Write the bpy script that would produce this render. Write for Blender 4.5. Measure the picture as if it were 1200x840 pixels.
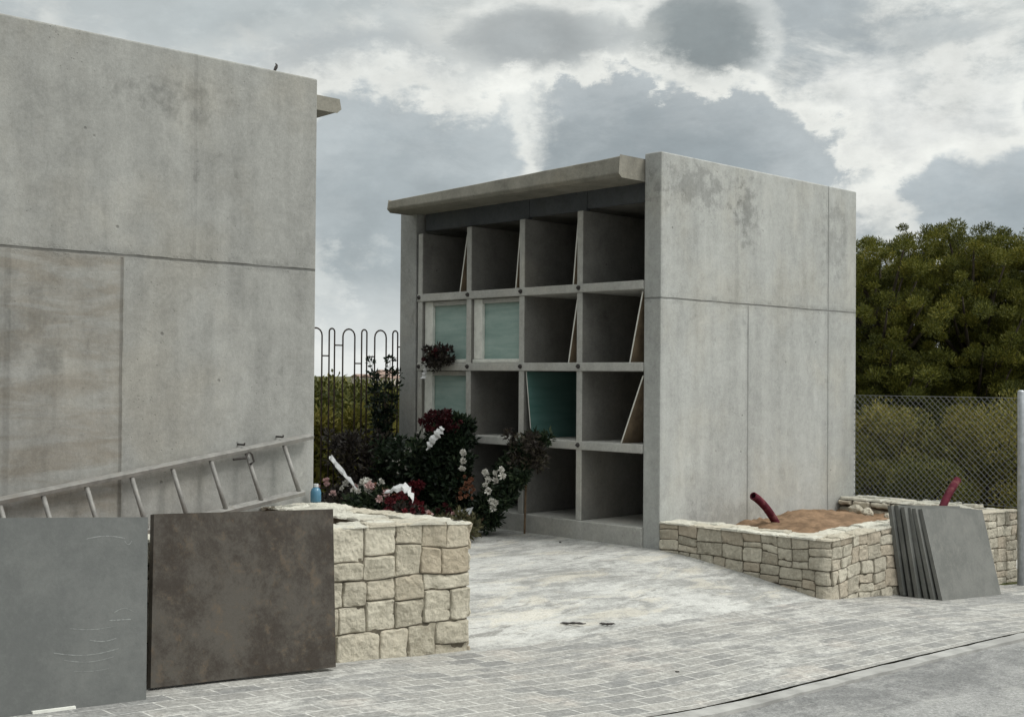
import bpy, math, random
import numpy as np
from mathutils import Vector, Matrix, noise as mn

R = math.radians
sc = bpy.context.scene
for o in list(bpy.data.objects): bpy.data.objects.remove(o)
col = sc.collection

# ------------------------------------------------------------------ camera
YAW, PIT, ROL, FPX = R(45.4658), R(0.8319), R(0.4342), 1469.82
fw = Vector((math.cos(YAW)*math.cos(PIT), math.sin(YAW)*math.cos(PIT), math.sin(PIT)))
rr = Vector((math.sin(YAW), -math.cos(YAW), 0)); uu = rr.cross(fw)
rt = rr*math.cos(ROL) + uu*math.sin(ROL); up = -rr*math.sin(ROL) + uu*math.cos(ROL)
cd = bpy.data.cameras.new('camera'); cam = bpy.data.objects.new('camera', cd); col.objects.link(cam)
CAM = Vector((-8.9212, -7.1505, 1.5436))
M = Matrix((rt, up, -fw)).transposed().to_4x4(); M.translation = CAM
cam.matrix_world = M
cd.sensor_width = 36; cd.lens = FPX/1200*36; cd.clip_end = 9000; cd.clip_start = .05
sc.camera = cam

# ------------------------------------------------------------------ sky, sun, exposure
SUN_EL, SUN_AZ = R(52), R(-62)          # azimuth of the sun measured in the x-y plane from +x
sc.view_settings.view_transform = 'Standard'; sc.view_settings.look = 'None'
sc.view_settings.exposure = 0.0; sc.view_settings.gamma = 1; sc.view_settings.use_curve_mapping = False
sd = bpy.data.lights.new('sun', 'SUN'); sd.energy = 1.6; sd.angle = R(16); sd.color = (1, .965, .91)
sun = bpy.data.objects.new('sun', sd); col.objects.link(sun)
sdir = Vector((math.cos(SUN_AZ)*math.cos(SUN_EL), math.sin(SUN_AZ)*math.cos(SUN_EL), math.sin(SUN_EL)))
sun.rotation_euler = sdir.to_track_quat('Z', 'Y').to_euler(); sun.location = (0, -10, 20)

class NT:
    """small node-tree writer"""
    def __init__(s, nt): s.nt = nt; s.n = nt.nodes; s.l = nt.links
    def new(s, t, **k):
        n = s.n.new(t)
        for a, b in k.items(): setattr(n, a, b)
        return n
    def put(s, sock, v):
        if v is None: return
        if isinstance(v, bpy.types.NodeSocket): s.l.new(v, sock)
        else:
            if hasattr(sock.default_value, '__len__') and not hasattr(v, '__len__'): v = (v, v, v)
            if hasattr(sock.default_value, '__len__') and len(sock.default_value) == 4 and len(v) == 3: v = (*v, 1)
            sock.default_value = v
    def m(s, op, a, b=None, c=None, clamp=False):
        n = s.new('ShaderNodeMath', operation=op, use_clamp=clamp)
        for i, v in enumerate((a, b, c)): s.put(n.inputs[i], v)
        return n.outputs[0]
    def v(s, op, a, b=None):
        n = s.new('ShaderNodeVectorMath', operation=op); s.put(n.inputs[0], a)
        if b is not None: s.put(n.inputs[1], b)
        return n.outputs['Value'] if op in ('DOT_PRODUCT', 'LENGTH') else n.outputs['Vector']
    def mix(s, f, a, b, mode='MIX'):
        n = s.new('ShaderNodeMix', data_type='RGBA', blend_type=mode)
        s.put(n.inputs['Factor'], f); s.put(n.inputs[6], a); s.put(n.inputs[7], b); return n.outputs[2]
    def ss(s, x, a, b, o0=0., o1=1.):
        n = s.new('ShaderNodeMapRange', interpolation_type='SMOOTHSTEP')
        s.put(n.inputs[0], x); s.put(n.inputs[1], a); s.put(n.inputs[2], b); s.put(n.inputs[3], o0); s.put(n.inputs[4], o1)
        return n.outputs[0]
    def noise(s, vec, scale, detail=4, rough=.55, dist=0.):
        n = s.new('ShaderNodeTexNoise'); s.put(n.inputs['Vector'], vec)
        n.inputs['Scale'].default_value = scale; n.inputs['Detail'].default_value = detail
        n.inputs['Roughness'].default_value = rough; n.inputs['Distortion'].default_value = dist
        return n.outputs['Fac']
    def vor(s, vec, scale, feat='F1'):
        n = s.new('ShaderNodeTexVoronoi', feature=feat); s.put(n.inputs['Vector'], vec); n.inputs['Scale'].default_value = scale
        return n.outputs['Distance']
    def xyz(s, vec):
        n = s.new('ShaderNodeSeparateXYZ'); s.put(n.inputs[0], vec); return n.outputs
    def comb(s, x, y, z):
        n = s.new('ShaderNodeCombineXYZ')
        for i, q in enumerate((x, y, z)): s.put(n.inputs[i], q)
        return n.outputs[0]

w = bpy.data.worlds.new('World'); sc.world = w; w.use_nodes = True
W = NT(w.node_tree); W.n.clear()
tc = W.new('ShaderNodeTexCoord').outputs['Generated']
x_, y_, z_ = W.xyz(tc)
fH = (math.cos(YAW), math.sin(YAW), 0); rH = (math.sin(YAW), -math.cos(YAW), 0)
df = W.v('DOT_PRODUCT', tc, fH); dr = W.v('DOT_PRODUCT', tc, rH)
az = W.m('MULTIPLY', W.m('ARCTAN2', dr, df), 57.2958)
el = W.m('MULTIPLY', W.m('ARCSINE', z_), 57.2958)
# clouds: flattened towards the horizon
sv = W.comb(x_, y_, W.m('MULTIPLY', z_, 2.3))
nA = W.noise(sv, 3.2, 7, .55, .25); nB = W.noise(sv, 8.5, 10, .68, .3); nC = W.noise(sv, 24, 10, .72, .2); nL = W.noise(sv, 1.5, 4, .5)
def c(r, g, b, k=1.19):
    m_ = (r+g+b)/3; return ((m_+(r-m_)*.75-.004)*k*10, (m_+(g-m_)*.75+.006)*k*10, (m_+(b-m_)*.62-.004)*k*10)
base = W.mix(W.ss(nB, .34, .62), c(.43, .46, .47), c(.68, .685, .655))
base = W.mix(W.ss(W.m('ADD', W.m('MULTIPLY', nA, .6), W.m('MULTIPLY', nB, .4)), .50, .40), base, c(.35, .385, .42))
def mdl(q, c_): return W.m('ADD', W.m('MULTIPLY', W.m('SUBTRACT', q, .5), c_), .5)
tv = W.v('MULTIPLY', tc, (1, 1, 1.25)); nE = W.noise(tv, 15, 9, .62, .1); nF = W.noise(tv, 5.5, 6, .55, .1)
wq = W.v('ADD', tv, W.v('MULTIPLY', W.comb(W.m('SUBTRACT', nB, .5), W.m('SUBTRACT', nC, .5), W.m('SUBTRACT', W.noise(W.v('ADD', sv, (4, 4, 4)), 9, 5, .6), .5)), (.10, .10, .10)))
v1 = W.vor(wq, 22.); v2 = W.vor(wq, 50.)
bil = W.m('SUBTRACT', .78, W.m('ADD', W.m('MULTIPLY', v1, .95), W.m('MULTIPLY', v2, .45)))
def blob(a, e, ra, re, k=1.2, w_=.25, kb=.55):
    dx = W.m('DIVIDE', W.m('SUBTRACT', az, a), ra); dy = W.m('DIVIDE', W.m('SUBTRACT', el, e), re)
    d = W.m('SQRT', W.m('ADD', W.m('MULTIPLY', dx, dx), W.m('MULTIPLY', dy, dy)))
    q = W.m('SUBTRACT', 1.0, d)
    q = W.m('ADD', q, W.m('MULTIPLY', W.m('SUBTRACT', nF, .5), k*1.6))
    q = W.m('ADD', q, W.m('MULTIPLY', W.m('SUBTRACT', nE, .5), kb*2.2))
    q = W.m('ADD', q, W.m('MULTIPLY', W.m('SUBTRACT', nA, .5), k*.5))
    q = W.m('ADD', q, W.m('MULTIPLY', bil, kb*.8))
    return q, W.ss(q, 0., w_)
def layer(basec, a, e, ra, re, dark, mid, k=1.2, w_=.25, rim=0.5, op=1., kb=.55):
    q, msk = blob(a, e, ra, re, k, w_, kb)
    body = W.mix(W.ss(W.m('ADD', W.m('SUBTRACT', q, W.m('MULTIPLY', bil, .45)), W.m('MULTIPLY', W.m('SUBTRACT', nB, .5), 1.6)), .0, .75), mid, dark)
    if rim: basec = W.mix(W.m('MULTIPLY', W.ss(q, -.32, .0), rim), basec, c(.76, .76, .71))
    return W.mix(W.m('MULTIPLY', msk, op), basec, body)
# bright open area over the right and a pale gap over the left horizon
q, mk = blob(15, 9.5, 11, 6, 1.0, .7); base = W.mix(W.m('MULTIPLY', mk, .75), base, c(.70, .70, .675))
q, mk = blob(-8.5, 2.2, 7, 2.6, .8, .8); base = W.mix(W.m('MULTIPLY', mk, .9), base, c(.66, .68, .68))
q, mk = blob(-5.5, 12, 5, 2.6, 1.2, .6); base = W.mix(W.m('MULTIPLY', mk, .7), base, c(.64, .645, .63))
base = layer(base, -14, 16.2, 13, 3.6, c(.36, .40, .43), c(.44, .47, .49), .9, .6, .1, .85)
base = layer(base, -7, 14.0, 6.5, 1.8, c(.38, .41, .44), c(.46, .48, .49), 1.3, .5, .1, .7)
base = layer(base, 8.8, 14.9, 3.6, 2.6, c(.205, .23, .255), c(.35, .375, .39), 1.2, .4, .35, .95)
base = layer(base, 1.0, 15.2, 4.2, 1.5, c(.29, .31, .335), c(.42, .44, .45), 1.3, .5, .2, .8)
base = layer(base, 18.8, 14.7, 3.2, .8, c(.43, .46, .48), c(.52, .54, .54), 1.6, .5, 0, .7)
base = layer(base, 13.6, 12.4, 1.8, .7, c(.42, .44, .45), c(.52, .53, .52), 1.6, .5, 0, .7)
base = layer(base, 7.0, 9.0, 8.6, 4.1, c(.27, .305, .345), c(.39, .425, .46), .6, .14, .8, 1., .4)
base = layer(base, -6.3, 7.2, 7.0, 5.6, c(.315, .355, .395), c(.41, .45, .485), .7, .2, .75, 1., .35)
base = layer(base, -15.0, 5.5, 6, 3.5, c(.38, .42, .46), c(.45, .48, .51), .9, .4, .3, .9)
base = layer(base, 22.5, 7.2, 6.6, 2.5, c(.32, .365, .415), c(.43, .47, .51), .7, .2, .6, 1., .35)
base = layer(base, 24.8, 11.6, 2.4, 1.7, c(.31, .36, .42), c(.42, .46, .50), .6, .2, .6, 1., .35)
tex = W.m('ADD', W.m('ADD', 1.0, W.m('MULTIPLY', W.m('SUBTRACT', nC, .5), .26)), W.m('MULTIPLY', W.m('SUBTRACT', nE, .5), .5))
base = W.v('MULTIPLY', base, W.comb(tex, tex, tex))
hz = W.ss(el, 5.0, 0.4); base = W.mix(W.m('MULTIPLY', hz, .75), base, c(.68, .70, .70))
# an overcast sky is brightest overhead and where the sun stands behind the cloud
zen = W.ss(el, 18, 65, 1.0, 1.9)
sunw = W.ss(W.v('DOT_PRODUCT', tc, tuple(sdir)), .15, 1.0, 1.0, 1.9)
west = W.ss(W.v('DOT_PRODUCT', tc, (-1, .15, 0)), -.1, .8, 1.0, .68)  # added dimming of the unseen sky on this side, to darken the niche fronts
zen = W.m('MULTIPLY', zen, west)
clouds = W.v('MULTIPLY', base, W.comb(W.m('MULTIPLY', zen, sunw), W.m('MULTIPLY', zen, sunw), W.m('MULTIPLY', zen, sunw)))
sky = W.new('ShaderNodeTexSky', sky_type='NISHITA', sun_disc=False)
sky.sun_elevation = SUN_EL; sky.sun_rotation = math.pi/2 - SUN_AZ
fin = W.mix(.965, sky.outputs[0], clouds)
bg = W.new('ShaderNodeBackground'); W.put(bg.inputs[0], fin); bg.inputs[1].default_value = .1
W.l.new(bg.outputs[0], W.new('ShaderNodeOutputWorld').inputs[0])

# ------------------------------------------------------------------ materials
def mat(name, rough=.85, spec=.3):
    m_ = bpy.data.materials.new(name); m_.use_nodes = True
    T = NT(m_.node_tree); b = T.n['Principled BSDF']
    b.inputs['Roughness'].default_value = rough; b.inputs['Specular IOR Level'].default_value = spec
    return m_, T, b
def bump(T, b, h, strength, dist):
    n = T.new('ShaderNodeBump'); n.inputs['Strength'].default_value = strength; n.inputs['Distance'].default_value = dist
    T.put(n.inputs['Height'], h); T.l.new(n.outputs[0], b.inputs['Normal'])
def pos(T): return T.new('ShaderNodeNewGeometry').outputs['Position']
def simple(name, colr, rough=.8, spec=.3, var=.25, scale=12, bmp=.15, metal=0, dirt=None):
    m_, T, b = mat(name, rough, spec); b.inputs['Metallic'].default_value = metal
    p = T.new('ShaderNodeTexCoord').outputs['Object']
    n = T.noise(p, scale, 6, .6); n2 = T.noise(p, scale*5, 4, .6)
    cc = T.mix(T.ss(n, .3, .7), tuple(q*(1-var) for q in colr), tuple(min(1, q*(1+var)) for q in colr))
    if dirt: cc = T.mix(T.m('MULTIPLY', T.ss(T.noise(p, scale*.5, 6, .65), .52, .68), .7), cc, dirt)
    T.put(b.inputs['Base Color'], cc)
    if bmp: bump(T, b, T.m('ADD', n, T.m('MULTIPLY', n2, .4)), bmp, .01)
    return m_

def concrete(name, tone=(.36, .36, .345), axis='x', hz=(), vt=(), stains=(), tint=None, streak=.16, blotch=.2, rgh=.9):
    """board-cast concrete; hz = horizontal joints (z, strength), vt = vertical joints (pos, zmin, zmax, width, strength)"""
    m_, T, b = mat(name, rgh, .25)
    P = pos(T); X, Y, Z = T.xyz(P); A = X if axis == 'x' else Y
    hc = lambda q, c_: T.m('ADD', T.m('MULTIPLY', T.m('SUBTRACT', q, .5), c_), .5, clamp=True)
    nb = hc(T.noise(P, .75, 7, .62, .4), 1.7); nm = hc(T.noise(P, 3.3, 8, .72, .5), 1.9); nf = hc(T.noise(P, 38, 6, .75), 1.6)
    ng = hc(T.noise(T.v('ADD', P, (5, 5, 5)), 9., 8, .75, .6), 2.0)
    ns = T.noise(T.comb(T.m('MULTIPLY', X, 5), T.m('MULTIPLY', Y, 5), T.m('MULTIPLY', Z, .55)), 1., 6, .65); ns = hc(ns, 1.8)
    k = T.m('ADD', 1.0, T.m('MULTIPLY', T.m('SUBTRACT', nb, .5), blotch*1.1))
    k = T.m('ADD', k, T.m('MULTIPLY', T.m('SUBTRACT', nm, .5), blotch*.85))
    k = T.m('ADD', k, T.m('MULTIPLY', T.m('SUBTRACT', ns, .5), streak*1.3))
    k = T.m('ADD', k, T.m('MULTIPLY', T.m('SUBTRACT', nf, .5), .34))
    k = T.m('ADD', k, T.m('MULTIPLY', T.m('SUBTRACT', ng, .5), .30))
    nh = hc(T.noise(P, 95, 4, .8), 2.2); k = T.m('ADD', k, T.m('MULTIPLY', T.m('SUBTRACT', nh, .5), .22))
    sc2 = T.noise(T.v('ADD', P, (9, 1, 4)), 2.6, 10, .78, 1.2); k = T.m('MULTIPLY', k, T.ss(sc2, .40, .34, 1., .84)); k = T.m('MULTIPLY', k, T.ss(sc2, .62, .68, 1., 1.14))
    # pits and small dark marks
    vd = T.vor(P, 26); pm = T.m('MULTIPLY', T.ss(vd, .13, .06), T.ss(T.noise(P, 1.7, 5, .6), .5, .62))
    k = T.m('SUBTRACT', k, T.m('MULTIPLY', pm, .3))
    vd2 = T.vor(P, 5.5); pm2 = T.m('MULTIPLY', T.ss(vd2, .08, .03), T.ss(T.noise(P, 2.9, 4, .6), .48, .56))
    k = T.m('SUBTRACT', k, T.m('MULTIPLY', pm2, .35))
    h = T.m('MULTIPLY', nf, .25)
    h = T.m('SUBTRACT', h, T.m('MULTIPLY', T.m('MAXIMUM', pm, pm2), .8))
    wob = T.m('MULTIPLY', T.m('SUBTRACT', T.noise(P, 2.2, 5, .6), .5), .022)
    ln = None
    for z0, st in hz:
        d = T.m('ABSOLUTE', T.m('ADD', T.m('SUBTRACT', Z, z0), wob))
        mk = T.m('MULTIPLY', T.ss(d, .013, .004), st)
        halo = T.m('MULTIPLY', T.m('MULTIPLY', T.ss(d, .07, .0), T.ss(nm, .42, .62)), st*.45)
        mk = T.m('MAXIMUM', mk, halo); ln = mk if ln is None else T.m('MAXIMUM', ln, mk)
    for p0, za, zb, wd, st in vt:
        d = T.m('ABSOLUTE', T.m('ADD', T.m('SUBTRACT', A, p0), wob))
        rng = T.m('MULTIPLY', T.ss(Z, za, za+.02), T.ss(Z, zb, zb-.02))
        mk = T.m('MULTIPLY', T.m('MULTIPLY', T.ss(d, wd, wd*.3), st), rng)
        halo = T.m('MULTIPLY', T.m('MULTIPLY', T.ss(d, wd*4.5, 0), rng), st*.3)
        mk = T.m('MAXIMUM', mk, T.m('MULTIPLY', halo, T.ss(nm, .35, .6))); ln = mk if ln is None else T.m('MAXIMUM', ln, mk)
    if ln is not None:
        k = T.m('MULTIPLY', k, T.m('SUBTRACT', 1.0, T.m('MULTIPLY', ln, .5)))
        h = T.m('SUBTRACT', h, T.m('MULTIPLY', ln, 1.6))
    for a0, z0, ra, rz, st in stains:
        dx = T.m('DIVIDE', T.m('SUBTRACT', A, a0), ra); dz_ = T.m('DIVIDE', T.m('SUBTRACT', Z, z0), rz)
        q = T.m('SUBTRACT', 1.0, T.m('SQRT', T.m('ADD', T.m('MULTIPLY', dx, dx), T.m('MULTIPLY', dz_, dz_))))
        q = T.m('ADD', T.m('MULTIPLY', q, .55), T.m('MULTIPLY', T.m('SUBTRACT', T.noise(P, 6.5, 8, .7), .5), 2.2))
        k = T.m('MULTIPLY', k, T.m('SUBTRACT', 1.0, T.m('MULTIPLY', T.m('MULTIPLY', T.ss(q, .12, .5), st), T.ss(T.m('ADD', T.m('MULTIPLY', dx, dx), T.m('MULTIPLY', dz_, dz_)), 1.6, .3))))
    cc = T.v('MULTIPLY', tone, T.comb(k, k, k))
    dr_ = T.noise(T.comb(T.m('MULTIPLY', X, 9), T.m('MULTIPLY', Y, 9), T.m('MULTIPLY', Z, .4)), 1., 7, .7, .2)
    k = T.m('MULTIPLY', k, T.m('SUBTRACT', 1.0, T.m('MULTIPLY', T.m('MULTIPLY', T.ss(dr_, .50, .66), T.ss(Z, 1.9, 3.6)), .30)))
    foot = T.m('MULTIPLY', T.ss(T.m('ADD', Z, T.m('MULTIPLY', nm, .5)), .75, .2), .14); k = T.m('SUBTRACT', k, foot)
    warm = T.mix(T.ss(T.noise(P, 1.1, 5, .6), .45, .7), (1, 1, 1), (1.03, 1.0, .955))
    cc = T.v('MULTIPLY', cc, warm)
    if tint:
        x1, z1, colr, f = tint
        r_ = T.m('MULTIPLY', T.ss(A, x1+.01, x1-.01), T.ss(Z, z1+.01, z1-.01))
        hs = T.noise(T.comb(T.m('MULTIPLY', X, 1.5), T.m('MULTIPLY', Y, 1.5), T.m('MULTIPLY', Z, 7)), 1.3, 7, .65, .6)
        cc = T.mix(T.m('MULTIPLY', r_, T.ss(hs, .36, .66, .1, f)), cc, T.v('MULTIPLY', colr, T.comb(k, k, k)))
    T.put(b.inputs['Base Color'], cc)
    bump(T, b, h, .5, .012)
    return m_

ZS = 2.2666; H = 3.6
M_side = concrete('concrete_side', (.365, .370, .355), 'x', hz=[(ZS, .95)],
    vt=[(1.36, -.5, ZS, .016, .75), (2.825, -.5, 3.7, .013, .8), (1.16, ZS, 3.7, .05, .22), (.02, -.5, 3.7, .01, .1)],
    stains=[(.55, 3.32, .9, .35, .30), (1.35, 3.2, .3, .5, .34), (2.95, 3.0, .4, .7, .2), (1.0, .2, 1.3, .25, .15)], blotch=.28, streak=.26)
M_left = concrete('concrete_left', (.285, .285, .270), 'x', hz=[(ZS, 1.)],
    vt=[(-5.246, -.5, ZS, .016, .75), (-5.95, -.5, ZS, .03, .3), (-4.75, ZS, 3.7, .02, .18)],
    stains=[(-5.9, 1.8, .5, .4, .2), (-4.9, 3.3, .5, .2, .25)], tint=(-5.23, ZS, (.225, .207, .178), .95), blotch=.34, streak=.3)
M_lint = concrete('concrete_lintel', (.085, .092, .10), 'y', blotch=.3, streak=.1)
M_front = concrete('concrete_front', (.31, .31, .297), 'y', blotch=.34, streak=.15)
M_cast = concrete('concrete_precast', (.385, .38, .355), 'y', blotch=.34, streak=.12)
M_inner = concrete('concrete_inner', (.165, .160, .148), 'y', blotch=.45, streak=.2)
M_roof = concrete('concrete_roof', (.24, .228, .195), 'y', blotch=.6, streak=.2)
M_steel = simple('dark_steel', (.09, .075, .065), .7, .4, .3, 30, .1, 0)
M_bolt = simple('bolt_rust', (.05, .045, .042), .8, .3, .4, 60, .2)
M_white = simple('white_plaster', (.66, .66, .61), .7, .3, .1, 14, .1)
M_ply = simple('panel_brown', (.20, .15, .10), .8, .3, .3, 7, .1)
M_edge = simple('panel_pale', (.60, .59, .54), .7, .3, .08, 20, .05)
def teal_mat(name, a, b_, rough):
    m_, T, b = mat(name, rough, .5); P = pos(T); X, Y, Z = T.xyz(P)
    n = T.noise(T.comb(X, T.m('MULTIPLY', Y, 1.2), T.m('MULTIPLY', Z, 8)), 1.6, 6, .6, .3)
    n2 = T.noise(P, 30, 4, .6)
    T.put(b.inputs['Base Color'], T.mix(T.ss(T.m('ADD', n, T.m('MULTIPLY', n2, .15)), .35, .75), a, b_)); bump(T, b, n2, .15, .004)
    return m_
M_teal = teal_mat('teal_board', (.22, .32, .29), (.32, .42, .385), .4)
M_teal2 = teal_mat('teal_board_deep', (.065, .145, .13), (.10, .19, .172), .35)
def stone_mat(name, lo, hi, warm):
    m_, T, b = mat(name, .92, .2); P = pos(T)
    at = T.new('ShaderNodeAttribute', attribute_name='tone').outputs['Fac']
    at2 = T.new('ShaderNodeAttribute', attribute_name='hue').outputs['Fac']
    n = T.noise(P, 9, 7, .65, .3); n2 = T.noise(P, 55, 6, .7)
    k = T.m('ADD', T.m('ADD', T.m('MULTIPLY', at, .9), T.m('MULTIPLY', T.m('SUBTRACT', n, .5), 1.7)), T.m('MULTIPLY', T.m('SUBTRACT', n2, .5), 1.2))
    cc = T.mix(T.m('ADD', k, .03, clamp=True), lo, hi)
    cc = T.mix(T.m('MULTIPLY', T.ss(T.m('ADD', at2, T.m('MULTIPLY', T.m('SUBTRACT', n, .5), .8)), .45, .95), .6), cc, warm)
    sed = T.noise(T.v('MULTIPLY', P, (3, 3, 22)), 1.5, 5, .6, .5)
    cc = T.mix(T.m('MULTIPLY', T.ss(sed, .56, .70), .25), cc, (.22, .20, .165))
    cc = T.mix(T.m('MULTIPLY', T.ss(T.noise(P, 70, 8, .8), .56, .68), .45), cc, (.17, .15, .11))
    T.put(b.inputs['Base Color'], cc)
    n4 = T.noise(P, 24, 8, .8, .4); bump(T, b, T.m('ADD', T.m('ADD', T.m('MULTIPLY', n2, .6), n), T.m('MULTIPLY', n4, 1.2)), 1., .016)
    return m_
M_stone = stone_mat('limestone', (.37, .335, .26), (.70, .65, .53), (.50, .42, .31))
M_stone2 = stone_mat('limestone_warm', (.33, .30, .24), (.64, .595, .49), (.46, .38, .29))
M_cap = stone_mat('limestone_cap', (.46, .44, .375), (.72, .70, .61), (.48, .42, .32))
M_mortar = simple('joint_mortar', (.12, .105, .08), .95, .1, .3, 20, .3)
M_soil = simple('soil', (.205, .135, .085), .97, .1, .35, 9, .8)
M_soil2 = simple('soil_brown', (.16, .10, .065), .97, .1, .35, 9, .8)

# ------------------------------------------------------------------ mesh helpers
class MB:
    def __init__(s): s.v = []; s.f = []; s.mi = []; s.tone = []; s.hue = []
    def add(s, vs, fs, mi=0, tone=.5, hue=0.):
        o = len(s.v); s.v += [tuple(q) for q in vs]
        for f in fs: s.f.append(tuple(i+o for i in f)); s.mi.append(mi); s.tone.append(tone); s.hue.append(hue)
        return s
    def box(s, x0, x1, y0, y1, z0, z1, mi=0):
        return s.hexa([(x0, y0, z0), (x1, y0, z0), (x1, y1, z0), (x0, y1, z0), (x0, y0, z1), (x1, y0, z1), (x1, y1, z1), (x0, y1, z1)], mi)
    def hexa(s, p, mi=0):
        return s.add(p, [(0, 3, 2, 1), (4, 5, 6, 7), (0, 1, 5, 4), (1, 2, 6, 5), (2, 3, 7, 6), (3, 0, 4, 7)], mi)
    def tube(s, pts, r, n=8, mi=0, cap=True, ridges=None):
        pts = [Vector(p) for p in pts]; rs = r if hasattr(r, '__len__') else [r]*len(pts)
        o = []; ref = None
        for i, p in enumerate(pts):
            d = (pts[min(i+1, len(pts)-1)] - pts[max(i-1, 0)]).normalized()
            if ref is None: ref = d.orthogonal().normalized()
            ref = (ref - d*ref.dot(d)).normalized(); b = d.cross(ref)
            for k in range(n):
                a = 2*math.pi*k/n; o.append(p + (ref*math.cos(a) + b*math.sin(a))*rs[i])
        fs = [(i*n+k, i*n+(k+1) % n, (i+1)*n+(k+1) % n, (i+1)*n+k) for i in range(len(pts)-1) for k in range(n)]
        if cap: fs += [tuple(reversed(range(n))), tuple(range((len(pts)-1)*n, len(pts)*n))]
        return s.add(o, fs, mi)

def tag(o, label=None, cat=None, group=None, kind=None):
    if label: o['label'] = label
    if cat: o['category'] = cat
    if group: o['group'] = group
    if kind: o['kind'] = kind
    return o
def thing(name, loc, label, cat, group=None):
    o = bpy.data.objects.new(name, None); col.objects.link(o); o.location = loc; o.empty_display_size = .2
    return tag(o, label, cat, group)
def root_of(p):
    while p.parent: p = p.parent
    return p
def obj(name, mb, mats, parent=None, origin=None, smooth=False, bevel=0):
    """one mesh object from world-space coordinates"""
    if not isinstance(mats, (list, tuple)): mats = [mats]
    V = np.array(mb.v, dtype=float)
    if parent is not None: off = np.array(root_of(parent).location)
    elif origin is not None: off = np.array(origin, float)
    else: off = np.array([(V[:, 0].min()+V[:, 0].max())/2, (V[:, 1].min()+V[:, 1].max())/2, V[:, 2].min()])
    me = bpy.data.meshes.new(name); me.from_pydata((V-off).tolist(), [], mb.f)
    for q in mats: me.materials.append(q)
    me.polygons.foreach_set('material_index', mb.mi)
    if smooth: me.polygons.foreach_set('use_smooth', [True]*len(mb.f))
    if any(t != .5 for t in mb.tone) or any(mb.hue):
        a = me.attributes.new('tone', 'FLOAT', 'FACE'); a.data.foreach_set('value', mb.tone)
        a = me.attributes.new('hue', 'FLOAT', 'FACE'); a.data.foreach_set('value', mb.hue)
    me.update()
    o = bpy.data.objects.new(name, me); col.objects.link(o)
    if parent is not None: o.parent = parent
    else: o.location = off
    if bevel:
        b = o.modifiers.new('bevel', 'BEVEL'); b.width = bevel; b.segments = 2; b.limit_method = 'ANGLE'; b.angle_limit = R(40)
    return o
def nz(x, y, z=0, s=1.): return mn.noise(Vector((x*s, y*s, z*s)))

# ------------------------------------------------------------------ ground
SX = [(-40, 1.6), (-20, .95), (-12, .47), (-8, .20), (-7, .135), (-6, .075), (-5, .005), (-4.4, -.05), (-3.8, -.105), (-2, -.16), (0, -.235), (1.2, -.335), (2.4, -.42), (3.6, -.48), (8, -.72), (30, -1.7)]
def S0(x): return float(np.interp(x, [a for a, _ in SX], [b for _, b in SX]))
def S(x): return (S0(x-.35)+2*S0(x)+S0(x+.35))/4
def G(x, y):
    if y >= 0: return 0.
    t = min(1., -y/1.72)
    return S(x)*t**1.35 + (.012*(y+1.72) if y < -1.72 else 0)

def sheet(name, xs, ys, hf, m_, kind='structure', edge=None):
    mb = MB(); nx, ny = len(xs), len(ys); vs = []
    for j, y in enumerate(ys):
        for i, x in enumerate(xs):
            yy = y
            if edge and j == ny-1: yy = y + edge(x)
            vs.append((x, yy, hf(x, yy)))
    mb.add(vs, [(j*nx+i, j*nx+i+1, (j+1)*nx+i+1, (j+1)*nx+i) for j in range(ny-1) for i in range(nx-1)])
    return tag(obj(name, mb, m_, smooth=True, origin=(0, 0, 0)), kind=kind)
def lin(a, b, st): n = max(1, int(round((b-a)/st))); return [a+(b-a)*i/n for i in range(n+1)]

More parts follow.
